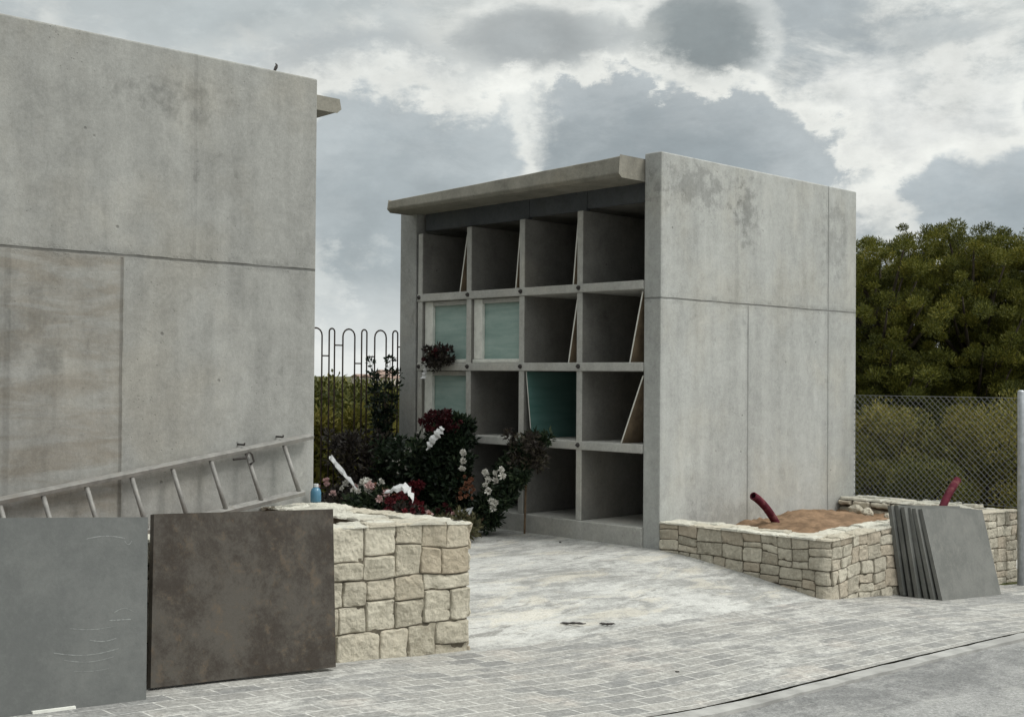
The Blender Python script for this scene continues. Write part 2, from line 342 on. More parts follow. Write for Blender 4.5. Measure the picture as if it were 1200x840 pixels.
def ground_mats():
    # poured plaza
    m_, T, b = mat('plaza_concrete', .85, .3); P = pos(T); X, Y, Z = T.xyz(P)
    n1 = T.noise(T.v('MULTIPLY', P, (1, 2.1, 1)), .9, 7, .62, .5); n2 = T.noise(T.v('MULTIPLY', P, (1.2, 3.4, 1)), 2.6, 8, .68, .6); n3 = T.noise(P, 30, 6, .7)
    k = T.m('ADD', T.m('ADD', T.m('MULTIPLY', n1, .5), T.m('MULTIPLY', n2, .4)), T.m('MULTIPLY', n3, .2))
    cc = T.mix(T.ss(T.m('ADD', k, T.m('MULTIPLY', T.m('SUBTRACT', T.noise(P, 12, 9, .8), .5), .25)), .44, .66), (.24, .238, .225), (.49, .485, .46))
    st = T.noise(T.v('MULTIPLY', P, (1.1, 3.6, 1)), 1.9, 10, .80, .9)
    cc = T.mix(T.m('MULTIPLY', T.ss(st, .545, .61), .78), cc, (.19, .185, .17))
    st2 = T.noise(T.v('ADD', T.v('MULTIPLY', P, (1.0, 2.6, 1)), (7, 3, 0)), 1.3, 8, .7, .6)
    cc = T.mix(T.m('MULTIPLY', T.ss(st2, .52, .64), .5), cc, (.54, .50, .42))
    hf = T.noise(P, 75, 6, .8); cc = T.v('MULTIPLY', cc, T.comb(*[T.ss(hf, .32, .68, .76, 1.2)]*3))
    T.put(b.inputs['Base Color'], cc); bump(T, b, T.m('ADD', n3, T.m('MULTIPLY', n2, 1.2)), .45, .012)
    A = m_
    # small block paving under a film of cement dust
    m_, T, b = mat('block_paving', .88, .25); P = pos(T); X, Y, Z = T.xyz(P)
    wv = T.v('ADD', P, T.v('MULTIPLY', T.comb(T.m('SUBTRACT', T.noise(P, 1.3, 3, .5), .5), T.m('SUBTRACT', T.noise(P, 1.7, 3, .5), .5), 0), (.05, .05, 0)))
    br = T.new('ShaderNodeTexBrick'); T.put(br.inputs['Vector'], T.comb(T.xyz(wv)[0], T.xyz(wv)[1], 0))
    br.inputs['Scale'].default_value = 1; br.inputs['Brick Width'].default_value = .24; br.inputs['Row Height'].default_value = .12
    br.inputs['Mortar Size'].default_value = .007; br.inputs['Mortar Smooth'].default_value = .6; br.inputs['Bias'].default_value = 0
    br.inputs['Color1'].default_value = (.20, .198, .19, 1); br.inputs['Color2'].default_value = (.315, .305, .282, 1); br.inputs['Mortar'].default_value = (.50, .49, .46, 1)
    n1 = T.noise(T.v('MULTIPLY', P, (1, 1.7, 1)), 1.05, 8, .66, .7); n2 = T.noise(T.v('MULTIPLY', P, (1, 2.5, 1)), 3.1, 8, .7, .6); n3 = T.noise(P, 34, 6, .7)
    k = T.m('ADD', T.m('MULTIPLY', n1, .6), T.m('MULTIPLY', n2, .4))
    cc = T.mix(T.ss(n2, .36, .64), (.32, .315, .295), (.49, .48, .45))
    film = T.mix(T.ss(T.m('ADD', k, T.m('MULTIPLY', T.m('SUBTRACT', T.noise(P, 14, 9, .8), .5), .3)), .47, .60, .03, .72), br.outputs['Color'], cc)
    pk = T.noise(P, 2.0, 4, .6); film = T.mix(T.m('MULTIPLY', T.ss(pk, .55, .72), .30), film, (.50, .44, .385))
    dk = T.noise(T.v('ADD', T.v('MULTIPLY', P, (1, 2.4, 1)), (3, 9, 0)), 1.5, 8, .7, .8); film = T.mix(T.m('MULTIPLY', T.ss(dk, .515, .60), .62), film, (.20, .20, .195))
    film = T.v('MULTIPLY', film, T.comb(*[T.m('MULTIPLY', T.ss(n3, .32, .68, .76, 1.2), T.ss(T.noise(P, 80, 5, .8), .3, .7, .76, 1.2))]*3))
    T.put(b.inputs['Base Color'], film)
    bump(T, b, T.m('ADD', T.m('MULTIPLY', n3, .5), T.m('SUBTRACT', T.m('MULTIPLY', n2, .8), T.m('MULTIPLY', br.outputs['Fac'], T.ss(k, .60, .46, .15, .9)))), .45, .01)
    B = m_
    m_, T, b = mat('road_surface', .93, .2); P = pos(T)
    n1 = T.noise(T.v('MULTIPLY', P, (1, 2.0, 1)), .8, 8, .66, .6); n3 = T.noise(P, 48, 6, .75); n4 = T.noise(P, 9, 6, .7)
    k = T.m('ADD', T.m('MULTIPLY', n1, .7), T.m('MULTIPLY', n4, .3))
    cc = T.mix(T.ss(k, .40, .60), (.17, .17, .167), (.30, .298, .288))
    cc = T.v('MULTIPLY', cc, T.comb(*[T.m('MULTIPLY', T.ss(n3, .32, .68, .72, 1.26), T.ss(T.noise(P, 110, 4, .8), .3, .7, .78, 1.2))]*3))
    cc = T.mix(T.m('MULTIPLY', T.ss(T.noise(T.v('MULTIPLY', P, (1, 2.4, 1)), 2.4, 9, .78, .6), .54, .62), .4), cc, (.40, .395, .37))
    T.put(b.inputs['Base Color'], cc); bump(T, b, T.m('ADD', n3, n4), .6, .015)
    C_ = m_
    m_, T, b = mat('terrain', .95, .1); P = pos(T)
    n1 = T.noise(P, .05, 6, .6); n2 = T.noise(P, .6, 7, .7)
    T.put(b.inputs['Base Color'], T.mix(T.ss(T.m('ADD', T.m('MULTIPLY', n1, .5), T.m('MULTIPLY', n2, .5)), .4, .62), (.035, .045, .015), (.11, .10, .045)))
    bump(T, b, n2, .6, .3)
    return A, B, C_, m_
M_plaza, M_pave, M_road, M_terr = ground_mats()

def terr(x, y):
    dx = max(0, x-4.6, -14-x); dy = max(0, y-4.7, -16-y); d = math.hypot(dx, dy)
    base = G(x, y) if y < 0 else 0
    h = base-.03
    if d > 0:
        h -= 2.6*(1-math.exp(-d/9.)) + .3*nz(x, y, 0, .12)*min(1, d/5)
        h += (-2.0)*(1-math.exp(-max(0, d-30)/120.)) + min(1, max(0, d-60)/300)*5*nz(x, y, 3, .0035)
    return h
def axis_pts():
    a = lin(-16, 10, .5); far = [12, 15, 19, 24, 30, 40, 55, 80, 120, 180, 260, 400, 600, 900, 1400, 2200, 3500, 6000]
    return [-q for q in reversed([f+6 for f in far])] + a + [f+.5 for f in far]
sheet('terrain', axis_pts(), axis_pts(), terr, M_terr)
sheet('plaza', lin(-16, 4.5, .25), lin(-1.9, 4.6, .13), lambda x, y: G(x, y)-.006+.0015*nz(x, y, 0, 3), M_plaza)
sheet('verge', lin(4.2, 12, .3), lin(-1.9, -1.0, .15), lambda x, y: G(x, y)-.010, M_plaza)
sheet('pavement', lin(-16, 12, .06), lin(-3.295, -1.68, .1), lambda x, y: G(x, y)+.002*nz(x, y, 0, 2.5)+.002, M_pave, edge=lambda x: .035*nz(x, 4.1, 0, 2.3)+.02*nz(x, 1.1, 0, 9))
sheet('road', lin(-16, 12, .2), lin(-15.5, -3.41, .3), lambda x, y: G(x, y)-.014+.007*nz(x, y, 0, 1.5), M_road, edge=lambda x: .012*nz(x, 4.1, 0, 5))
kb = MB(); xs = lin(-16, 12, .07); rng = random.Random(4)
prev = None
for i, x in enumerate(xs):
    e1 = .012*nz(x, 0, 0, 6)+.006*nz(x, 0, 5, 25); e2 = .012*nz(x, 9, 0, 5)+.008*nz(x, 3, 5, 22)+.016*max(0, nz(x, 8, 5, 1.7)+.15); g = G(x, -3.36)
    hh = .006 + .006*nz(x, 2, 0, 4)
    kb.add([(x, -3.425+e1, g-.05), (x, -3.42+e1, g+hh-.004), (x, -3.33+e2, g+hh), (x, -3.306+e2, g-.05)], [])
    if i: a = (i-1)*4; kb.f += [(a+k, a+k+1, a+k+5, a+k+4) for k in range(3)]; kb.mi += [0]*3; kb.tone += [.5]*3; kb.hue += [0]*3
M_kerb = simple('kerb_concrete', (.31, .305, .29), .9, .2, .25, 5, .5, dirt=(.2, .195, .185))
tag(obj('kerb', kb, M_kerb, origin=(0, 0, 0)), kind='structure')

# ------------------------------------------------------------------ niche blocks
TH, WM, XG, Z1, DZ = .1982, .7879, -.016, .1774, .7535
NL = TH+4*WM          # left jamb centre 3.35
SH = .082; DV = .066  # shelf and divider thickness
def niche_block(name, ox, sgn, label, cat, msidenear):
    """ox = x of the niche front; sgn=+1: body towards +x"""
    fx = lambda x: ox + sgn*x
    r = thing(name, (fx(1.7), 1.8, 0), label, cat)
    def bx(mb, x0, x1, *a, mi=0):
        p, q = sorted((fx(x0), fx(x1))); mb.box(p, q, *a, mi); return mb
    L = 3.4
    wl = MB(); bx(wl, 0, L, 0, TH, -.6, H)
    obj('side_wall', wl, msidenear, r, bevel=.012)
    wl = MB(); bx(wl, .0, L, 3.435, 3.71, -.6, H-.12); obj('side_wall', wl, M_front, r, bevel=.012)
    wl = MB(); bx(wl, L-.22, L-.002, TH, 3.435, -.6, H-.12); obj('back_wall', wl, M_front, r)
    # cornice slab with a chamfered underside
    def prof(y, zt, zb): return [(fx(-.35), y, zb+.03), (fx(-.335), y, zt-.004), (fx(L-.24), y, zt+.0), (fx(L-.24), y, zb), (fx(-.02), y, zb), (fx(-.315), y, zb)]
    rs = MB(); n = 24; vs = []
    for i in range(n+1):
        t = i/n; y = TH+.003+(3.50-TH)*t; wv = .004*nz(y, 0, 0, 3)
        vs += prof(y, 3.542-.095*t+wv, 3.352-.028*t+wv+(.09 if sgn < 0 else 0))
    fs = [(i*6+k, i*6+(k+1) % 6, (i+1)*6+(k+1) % 6, (i+1)*6+k) for i in range(n) for k in range(6)] + [tuple(range(6)), tuple(reversed(range(n*6, n*6+6)))]
    rs.add(vs, fs); obj('roof_slab', rs, M_roof, r, bevel=.01)
    rs = MB(); bx(rs, .3, L-.24, 3.5, 3.43, 3.2, 3.3)
    # lintel panels between the dividers, set back a little
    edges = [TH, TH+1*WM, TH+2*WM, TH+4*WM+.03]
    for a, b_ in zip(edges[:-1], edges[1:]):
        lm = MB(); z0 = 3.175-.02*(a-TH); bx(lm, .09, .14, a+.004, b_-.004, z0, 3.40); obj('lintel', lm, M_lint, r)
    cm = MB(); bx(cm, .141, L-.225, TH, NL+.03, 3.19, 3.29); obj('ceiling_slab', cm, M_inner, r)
    # plinth
    pm = MB(); bx(pm, -.02, L-.225, TH, 3.434, -.1, Z1-.004); obj('plinth', pm, M_cast, r, bevel=.01)
    # dividers
    for k in range(1, 5):
        yc = TH+k*WM
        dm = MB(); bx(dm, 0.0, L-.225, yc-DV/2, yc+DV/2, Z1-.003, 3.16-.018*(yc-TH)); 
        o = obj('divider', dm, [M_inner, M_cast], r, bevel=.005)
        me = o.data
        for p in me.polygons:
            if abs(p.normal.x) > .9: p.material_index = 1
        fm = MB(); bx(fm, -.012, .0, yc-DV/2, yc+DV/2, Z1-.003, 3.155-.018*(yc-TH)); obj('divider_face', fm, M_cast, o, bevel=.004)
    for j in range(1, 4):
        z = Z1+j*DZ
        sm = MB(); bx(sm, -.016-.002*j, L-.226, TH+.001, NL+DV/2+.004, z-SH, z); obj('shelf', sm, [M_cast], r, bevel=.007)
    for j in range(1, 4):
        for k in (1, 2, 3, 4):
            yc = TH+k*WM; z = Z1+j*DZ-SH*.45
            bm = MB(); a0 = -.016-.002*j
            bm.tube([(fx(a0), yc, z), (fx(a0-.012), yc, z), (fx(a0-.014), yc, z), (fx(a0-.03), yc, z)], [.022, .022, .011, .011], 8); obj('bolt', bm, M_bolt, r)
    return r
block = niche_block('niche_block', 0., 1, 'grey concrete block of sixteen burial niches with open front and roof slab', 'niche block', M_side)
lblock = niche_block('niche_block', -3.8, -1, 'tall plain concrete side wall of the nearer niche block behind the ladder', 'niche block', M_left)

# niche contents : thin boards leaning inside, and sealed fronts
def cellY(c_): return TH+c_*WM+(DV/2 if c_ else 0)+.001, TH+(c_+1)*WM-DV/2-.001
def lean_board(c_, r_, bot, top, mats, label, left=False, hfrac=.97, x0=.02, ln=.85, th=.016):
    y0, y1 = cellY(c_); z0 = Z1+r_*DZ+.001; hh = (DZ-SH)*hfrac - (.0 if r_ < 3 else -.02)
    mb = MB()
    if not left: pb, pt = y0+bot, y0+top; t = th
    else: pb, pt = y1-bot, y1-top; t = -th
    A, B = sorted((pb, pb+t)); C_, D = sorted((pt, pt+t))
    mb.hexa([(x0, A, z0), (x0+ln, A, z0), (x0+ln, B, z0), (x0, B, z0), (x0, C_, z0+hh), (x0+ln, C_, z0+hh), (x0+ln, D, z0+hh), (x0, D, z0+hh)])
    o = obj('leaning_board', mb, mats, bevel=0)
    for p in o.data.polygons: p.material_index = 1 if p.normal.x < -.9 else 0
    return tag(o, label, 'board', 'boards leaning inside the niches')
lean_board(3, 3, .13, .005, [M_ply, M_edge], 'thin board with pale edge leaning in the far left niche of the top row')
lean_board(2, 3, .075, .005, [M_ply, M_edge], 'thin board with pale edge leaning in the second niche from left, top row')
lean_board(1, 3, .07, .005, [M_ply, M_edge], 'thin board with pale edge leaning in the third niche from left, top row')
lean_board(1, 2, .125, .005, [M_ply, M_edge], 'thin board leaning in the second-row niche directly above the teal lined niche')
lean_board(0, 2, .17, .02, [M_ply, M_edge], 'thin board leaning in the rightmost niche of the second row from the top')
lean_board(0, 1, .27, .01, [M_ply, M_edge], 'steeply tilted board with brown face in the rightmost niche, third row down', hfrac=.94)
lean_board(1, 1, .09, .01, [M_teal2, M_edge], 'dark teal board leaning inside a third-row niche, facing right', left=True, hfrac=.985, x0=.012, ln=.95, th=.012)
def sealed(c_, r_, label, rgt=.05, bot=.06):
    y0, y1 = cellY(c_); z0 = Z1+r_*DZ+.002; z1_ = z0+DZ-SH-.004
    t = thing('niche_seal', (.08, (y0+y1)/2, z0), label, 'niche cover', 'teal sealed niche fronts')
    mb = MB().box(.075, .10, y0+.004, y1-.004, z0, z1_); obj('teal_panel', mb, M_teal, t)
    fr = MB(); fr.box(.03, .074, y1-.13, y1-.004, z0+.04, z1_-.002); obj('plaster_jamb', fr, M_white, t, bevel=.006)
    fr = MB(); fr.box(.012, .074, y0+.005, y1-.004, z0, z0+.038); obj('plaster_sill', fr, M_white, t, bevel=.006)
    fr = MB(); fr.box(.03, .074, y0+.004, y1-.131, z1_-.05, z1_-.002); obj('plaster_head', fr, M_cast, t, bevel=.006)
    if rgt:
        fr = MB(); fr.box(.03, .074, y0+.005, y0+.03, z0+.039, z0+.30); obj('plaster_strip', fr, M_white, t, bevel=.004)
    return t
sealed(3, 2, 'teal sealed niche at the left end of the second row, flowers before it')
sealed(2, 2, 'teal sealed niche with clear white frame, second from left in second row', rgt=0)
sealed(3, 1, 'teal sealed niche low on the left, just above the tall wreath')

# ------------------------------------------------------------------ dry stone planters
class Path:
    def __init__(s, pts, rad, side):
        """polyline with rounded corners; side=+1: outward normal is to the left of travel"""
        P = [Vector(p).to_2d() for p in pts]; out = [P[0]]
        for i in range(1, len(P)-1):
            a, b_, c_ = P[i-1], P[i], P[i+1]; d1 = (a-b_).normalized(); d2 = (c_-b_).normalized()
            p1, p2 = b_+d1*rad, b_+d2*rad
            for k in range(7):
                t = k/6; out.append(p1*(1-t)**2 + b_*2*t*(1-t) + p2*t*t)
        out.append(P[-1]); s.p = out; s.side = side
        s.s = [0.]
        for a, b_ in zip(out[:-1], out[1:]): s.s.append(s.s[-1]+(b_-a).length)
        s.L = s.s[-1]
        ns = []
        for i in range(len(out)):
            d = (out[min(i+1, len(out)-1)]-out[max(i-1, 0)]).normalized(); ns.append(Vector((-d.y, d.x))*side)
        s.n = ns
    def at(s, q):
        q = min(max(q, 0), s.L-1e-6)
        i = max(k for k in range(len(s.s)) if s.s[k] <= q); i = min(i, len(s.s)-2)
        t = (q-s.s[i])/(s.s[i+1]-s.s[i]); return s.p[i].lerp(s.p[i+1], t), s.n[i].lerp(s.n[i+1], t).normalized()

def stones(mb, F, s0, s1, t0, t1f, rows, wr, seed, prot=.013, joint=.006, cell=.02, mi=0, hmax=.2, wav=.016, brk=()):
    """irregular rubble: bands -> panels -> stones of unlike size; F(s,t,d) maps to space; rows = band limits 0..1; brk = forced joints"""
    rg = random.Random(seed); so0 = seed*3.1
    def warp(s, f):
        t1 = t1f(s); Ht = t1-t0; t = t0+Ht*f
        k = min(1, f*Ht/.04, (1-f)*Ht/.04) if Ht > .01 else 0; ks = min([1, abs(s-s0)/.05, abs(s1-s)/.05]+[abs(s-b_)/.05 for b_ in brk])
        ds = wav*ks*1.7*nz(s*2.6, t*2.6+so0, 2); dt = wav*max(0, k)*2.0*nz(s*2.6, t*2.6+so0, 12)
        return s+ds, t+dt
    cells = []
    Hm = t1f((s0+s1)/2)-t0
    def cut(a, b_, f0, f1, dep):
        w_, h_ = b_-a, (f1-f0)*Hm
        rw, rh = w_/wr[1], h_/hmax
        if max(rw, rh) <= 1 and not (dep < 3 and w_*h_ > 1.3*wr[0]*hmax and rg.random() < .38): cells.append((a, b_, f0, f1)); return
        q = rg.uniform(.32, .68)
        if rw > rh*(.8+.4*rg.random()): m = a+w_*q; cut(a, m, f0, f1, dep+1); cut(m, b_, f0, f1, dep+1)
        else: m = f0+(f1-f0)*q; cut(a, b_, f0, m, dep+1); cut(a, b_, m, f1, dep+1)
    for i in range(len(rows)-1):
        s = s0
        while s < s1-.02:
            e_ = s+rg.uniform(wr[0]*1.3, wr[1]*1.7)
            if e_ > s1-wr[0]*.7: e_ = s1
            for b_ in brk:
                if s < b_-.03 and e_ > b_-wr[0]*.6: e_ = b_
            cut(s, e_, rows[i], rows[i+1], 0); s = e_
    for a, b_, f0, f1 in cells:
        tone = min(1, max(0, rg.gauss(.5, .22))); hue = rg.random(); crn = rg.uniform(-.001, .006)
        pr = prot*rg.uniform(.55, 1.25); sk1, sk2 = rg.uniform(-.8, .8), rg.uniform(-.8, .8); W_, H_ = b_-a, (f1-f0)*Hm
        nu = max(3, min(18, int(W_/cell))); nv = max(3, min(14, int(H_/cell)))
        def ring(n, L_): e1, e2 = .004/L_, .011/L_; return [0, e1, e2] + [e2+(1-2*e2)*(m/n) for m in range(1, n)] + [1-e2, 1-e1, 1]
        us, vv = ring(nu, W_), ring(nv, H_); vs = []; so = rg.uniform(0, 50)
        for jv, v_ in enumerate(vv):
            for iu, u_ in enumerate(us):
                ss_, tt = warp(a+W_*u_, f0+(f1-f0)*v_)
                du = min(u_, 1-u_)*W_; dv = min(v_, 1-v_)*H_
                cx_ = joint*(1-min(1, du/.05))*(1+1.2*nz(ss_*23+so, tt*23, 2)); cy_ = joint*(1-min(1, dv/.05))*(1+1.2*nz(ss_*23, tt*23+so, 4))
                rc = crn*max(0, 1-du/.03)*max(0, 1-dv/.03)
                ss_ += (cx_+rc)*(1 if u_ < .5 else -1); tt += (cy_+rc)*(1 if v_ < .5 else -1)
                e = min(du, dv); bl = 1-math.exp(-e/.0026)
                chip = max(0, nz(ss_*15+so, tt*15, 6)-.12)*.045*math.exp(-e/.012)
                d = pr*bl + bl*(.009*nz(ss_*8+so, tt*8, 0)+.009*abs(nz(ss_*16+so, tt*16, 1))+.006*nz(ss_*34+so, tt*34, 5)+.02*(sk1*(u_-.5)*W_/.2+sk2*(v_-.5)*H_/.2)) - chip
                if iu in (0, len(us)-1) or jv in (0, len(vv)-1): d = -.0025
                vs.append(F(ss_, tt, d))
        nu2 = len(us); fs = [(m*nu2+n, m*nu2+n+1, (m+1)*nu2+n+1, (m+1)*nu2+n) for m in range(len(vv)-1) for n in range(nu2-1)]
        mb.add(vs, fs, mi, tone, hue)

def stone_planter(name, path, thick, z0, zt, rows, wr, seed, label, mats, brk=(), joint=.006, capw=(.2, .42), hmx=.2, wide=None):
    mid = path.at(path.L/2)[0]
    r = thing(name, (mid.x, mid.y, z0), label, 'stone planter')
    def Fo(s, t, d): p, n = path.at(s); q = p+n*d; return (q.x, q.y, t)
    def Fi(s, t, d): p, n = path.at(s); q = p-n*(thick+d); return (q.x, q.y, t)
    def Ft(s, t, d): p, n = path.at(s); q = p-n*t; return (q.x, q.y, zt(s)+d-.012)
    thk = lambda s: wide[1] if wide and s < wide[0] else thick
    mb = MB()
    stones(mb, Fo, 0, path.L, z0, zt, rows, wr, seed, brk=brk, joint=joint, hmax=hmx)
    stones(mb, Fi, (1.6+wide[1]) if wide else .3, path.L, z0, lambda s: zt(s)-.004, rows, wr, seed+7, joint=joint*1.5, cell=.05, hmax=hmx)
    if wide: stones(mb, Ft, 0, wide[0], -.022, lambda s: wide[1]+.02, [0, .45, 1], capw, seed+5, prot=.010, joint=joint*.6, mi=1, hmax=.3, wav=.02, cell=.028)
    stones(mb, Ft, wide[0] if wide else 0, path.L, -.022, lambda s: thick+.02, [0, .52, 1], capw, seed+3, prot=.010, joint=joint*.6, mi=1, hmax=.22, wav=.02, cell=.028)
    obj('stonework', mb, mats, r, smooth=False)
    core = MB(); vs = []; N = max(30, int(path.L/.05)); K = sorted([path.L*i/N for i in range(N+1)]+([wide[0]-.001, wide[0]] if wide else [])); N = len(K)-1
    for s in K:
        p, n = path.at(s); a = p+n*-.0015; b_ = p-n*(thk(s)-.0015); zz = zt(s)-.014
        vs += [(a.x, a.y, z0), (a.x, a.y, zz), (b_.x, b_.y, zz), (b_.x, b_.y, z0)]
    fs = [(i*4+k, i*4+k+1, i*4+5+k, i*4+4+k) for i in range(N) for k in range(3)] + [(0, 1, 2, 3), (N*4, N*4+3, N*4+2, N*4+1)]
    core.add(vs, fs); obj('mortar_core', core, M_mortar, r)
    return r
def soil(parent, x0, x1, y0, y1, hf, m_):
    mb = MB(); xs, ys = lin(x0, x1, .05), lin(y0, y1, .05); n = len(xs)
    mb.add([(x, y, hf(x, y)) for y in ys for x in xs], [(j*n+i, j*n+i+1, (j+1)*n+i+1, (j+1)*n+i) for j in range(len(ys)-1) for i in range(n-1)])
    return obj('soil', mb, m_, parent, smooth=True)

pl = Path([(-3.8, -.004, 0), (-3.8, -1.6, 0), (-7.3, -1.56, 0)], .035, -1)
def ztl(s): x = pl.at(s)[0].x; return float(np.interp(x, [-7.3, -6, -5, -4.2, -3.8], [.77, .745, .725, .70, .672])) if s > 1.6 else .675
pl.side = -1
pl = Path([(-3.8, -.004, 0), (-3.8, -1.6, 0), (-7.3, -1.56, 0)], .035, 1)
left_planter = stone_planter('stone_planter', pl, .19, -.25, ztl, [0, .38, .68, 1], (.15, .36), 17,
    'cream limestone planter beneath the ladder with plates leaning on it', [M_stone, M_cap], brk=(1.6,), joint=.0022, hmx=.23, wide=(1.41, .42))
soil(left_planter, -7.3, -4.20, -1.42, -.01, lambda x, y: .47+.06*(x+4.1)*(.8)*(1 if x > -5.6 else .8)+.05*nz(x, y, 0, 3)+.03*nz(x, y, 4, 9), M_soil2)
pr_ = Path([(0.0, -.004, 0), (0.0, -1.72, 0), (3.55, -1.72, 0)], .11, -1)
def ztr(s): 
    x = pr_.at(s)[0].x; return float(np.interp(x, [0, 1, 2.6, 3.55], [.245, .285, .285, .25])) if s > 1.7 else .25
right_planter = stone_planter('stone_planter', pr_, .28, -.75, ztr, [0, .25, .5, .75, 1], (.12, .27), 5,
    'low limestone planter with red earth along the right block wall', [M_stone2, M_cap], joint=.0018, hmx=.16)
pw = Path([(3.06, -1.43, 0), (3.06, -.004, 0)], .05, 1)
back_wall = thing('stone_wall', (3.2, -.7, -.4), 'low rubble stone wall carrying the chain link fence', 'stone wall')
mb = MB()
def Fo(s, t, d): p, n = pw.at(s); q = p+n*d; return (q.x, q.y, t)
def Ft(s, t, d): p, n = pw.at(s); q = p-n*t; return (q.x, q.y, .262+d)
stones(mb, Fo, 0, pw.L, -.4, lambda s: .265, [0, .4, .7, 1], (.12, .28), 3, prot=.05, joint=.012)
stones(mb, Ft, 0, pw.L, -.02, lambda s: .40, [0, .5, 1], (.15, .35), 9, prot=.02, mi=1, hmax=.25)
obj('stonework', mb, [M_stone2, M_cap], back_wall, smooth=True)
core = MB().box(3.064, 3.45, -1.44, -.004, -.6, .25); obj('mortar_core', core, M_mortar, back_wall)
soil(right_planter, .27, 3.07, -1.45, -.003, lambda x, y: .10+.05*min(1, max(0, (x-.3)))*1+.06*nz(x, y, 0, 1.6)+.03*math.exp(-((x-2.1)**2+(y+.5)**2)/.5)+.02*nz(x, y, 3, 8)+.022*nz(x, y, 3, 22), M_soil)
# loose stones on the soil
for i, (x, y, z, s) in enumerate([(2.93, -.28, .17, .075), (2.84, -.46, .165, .06), (2.80, -.72, .15, .045)]):
    mb = MB(); vs = []; n1, n2 = 12, 8
    for a in range(n2+1):
        for b_ in range(n1):
            th, ph = math.pi*a/n2, 2*math.pi*b_/n1; d = Vector((math.sin(th)*math.cos(ph), math.sin(th)*math.sin(ph), .8*math.cos(th)))
            d *= s*(1+.35*mn.noise(d*1.6+Vector((i*5, 0, 0)))); vs.append((x+d.x, y+d.y, z+d.z))
    mb.add(vs, [(a*n1+b_, a*n1+(b_+1) % n1, (a+1)*n1+(b_+1) % n1, (a+1)*n1+b_) for a in range(n2) for b_ in range(n1)], 0, .6, .2)
    tag(obj('loose_stone', mb, M_stone2, smooth=False), ['largest pale loose stone on the earth by the block wall', 'mid sized loose stone second from the block wall', 'smallest loose stone on the earth beside the plates'][i], 'stone', 'loose stones in the planter')

# ------------------------------------------------------------------ stone plates
def plate_mat(name, a, b_, c_, f, sc_=2.2, rough=.75):
    m_, T, b = mat(name, rough, .35); P = pos(T)
    n1 = T.noise(P, sc_, 10, .80, .1); n2 = T.noise(P, sc_*4, 9, .78, .1); n3 = T.noise(P, 60, 5, .7)
    cc = T.mix(T.ss(n1, .40, .60), a, b_); cc = T.mix(T.m('MULTIPLY', T.ss(n2, .52, .70), f), cc, c_)
    cc = T.mix(T.m('MULTIPLY', T.ss(T.noise(P, sc_*1.7, 9, .75, .3), .60, .72), f*.8), cc, c_)
    cc = T.v('MULTIPLY', cc, T.comb(*[T.m('ADD', .86, T.m('MULTIPLY', n3, .28))]*3))
    T.put(b.inputs['Base Color'], cc); T.put(b.inputs['Roughness'], T.ss(n2, .3, .7, rough-.12, rough+.12)); bump(T, b, n3, .2, .004)
    return m_
M_grey = plate_mat('slate_grey', (.094, .098, .095), (.124, .128, .123), (.16, .165, .155), .25, 1.3)
M_brown = plate_mat('slate_brown', (.030, .0225, .0165), (.068, .060, .050), (.125, .088, .055), .55, 3.0)
M_grey2 = plate_mat('slate_mid', (.125, .127, .118), (.165, .166, .154), (.22, .215, .195), .5, 3.2)
M_scuff = simple('scuff', (.215, .225, .218), .9, .1, .2, 80, 0)
def plate(b0, b1, t0, t1, th, m_, label, group=None, scuffs=()):
    """front face corners bottom-left/right, top-left/right; thickness goes back (+y)"""
    p = [Vector(q) for q in (b0, b1, t1, t0)]; n = (p[1]-p[0]).cross(p[3]-p[0]).normalized()
    if n.y > 0: n = -n
    bk = [q-n*th for q in p]
    mb = MB(); mb.add([*p, *bk], [(0, 1, 2, 3), (7, 6, 5, 4), (0, 4, 5, 1), (1, 5, 6, 2), (2, 6, 7, 3), (3, 7, 4, 0)])
    rg = random.Random(3)
    for pts, wd in scuffs:
        q = []
        for u_, v_ in pts: q.append(p[0].lerp(p[1], u_).lerp(p[3].lerp(p[2], u_), v_)+n*.0012)
        for a, c_ in zip(q[:-1], q[1:]):
            d = (c_-a).normalized().cross(n)*wd*rg.uniform(.2, .6)
            mb.add([a-d, c_-d, c_+d, a+d], [(0, 1, 2, 3)], 1)
    o = obj('stone_plate', mb, [m_, M_scuff]); return tag(o, label, 'stone plate', group)
def arc(u0, u1, v, sag, n=14): return [(u0+(u1-u0)*i/n, v-sag*math.sin(math.pi*i/n)) for i in range(n+1)]
plate((-7.26, -1.97, .162), (-6.115, -1.97, .062), (-7.18, -1.81, .958), (-6.03, -1.81, .880), .035, M_grey, 'smooth grey plate with chalky scuffs at the left edge of the picture', 'stone plates leaning on the near planter',
      scuffs=[(arc(.74, .90, .885, -.014), .004), (arc(.90, .93, .87, .02, 5), .003), (arc(.62, .88, .30, .022), .0035), (arc(.66, .86, .26, .018), .003), (arc(.76, .87, .355, .012), .0035), (arc(.84, .93, .45, .0), .005), (arc(.68, .87, .42, .012), .0025), (arc(.70, .84, .20, .006), .002), (arc(.86, .94, .49, -.02), .003)])
plate((-7.2, -1.86, .15), (-6.13, -1.86, .06), (-7.15, -1.72, .90), (-6.07, -1.72, .80), .035, M_brown, 'dark plate hidden behind the smooth grey plate', 'stone plates leaning on the near planter')
plate((-6.012, -1.82, .088), (-4.952, -1.82, .020), (-5.92, -1.665, .874), (-4.865, -1.665, .826), .035, M_brown, 'dark brown stained plate leaning in front of the near planter corner', 'stone plates leaning on the near planter')
N = 6
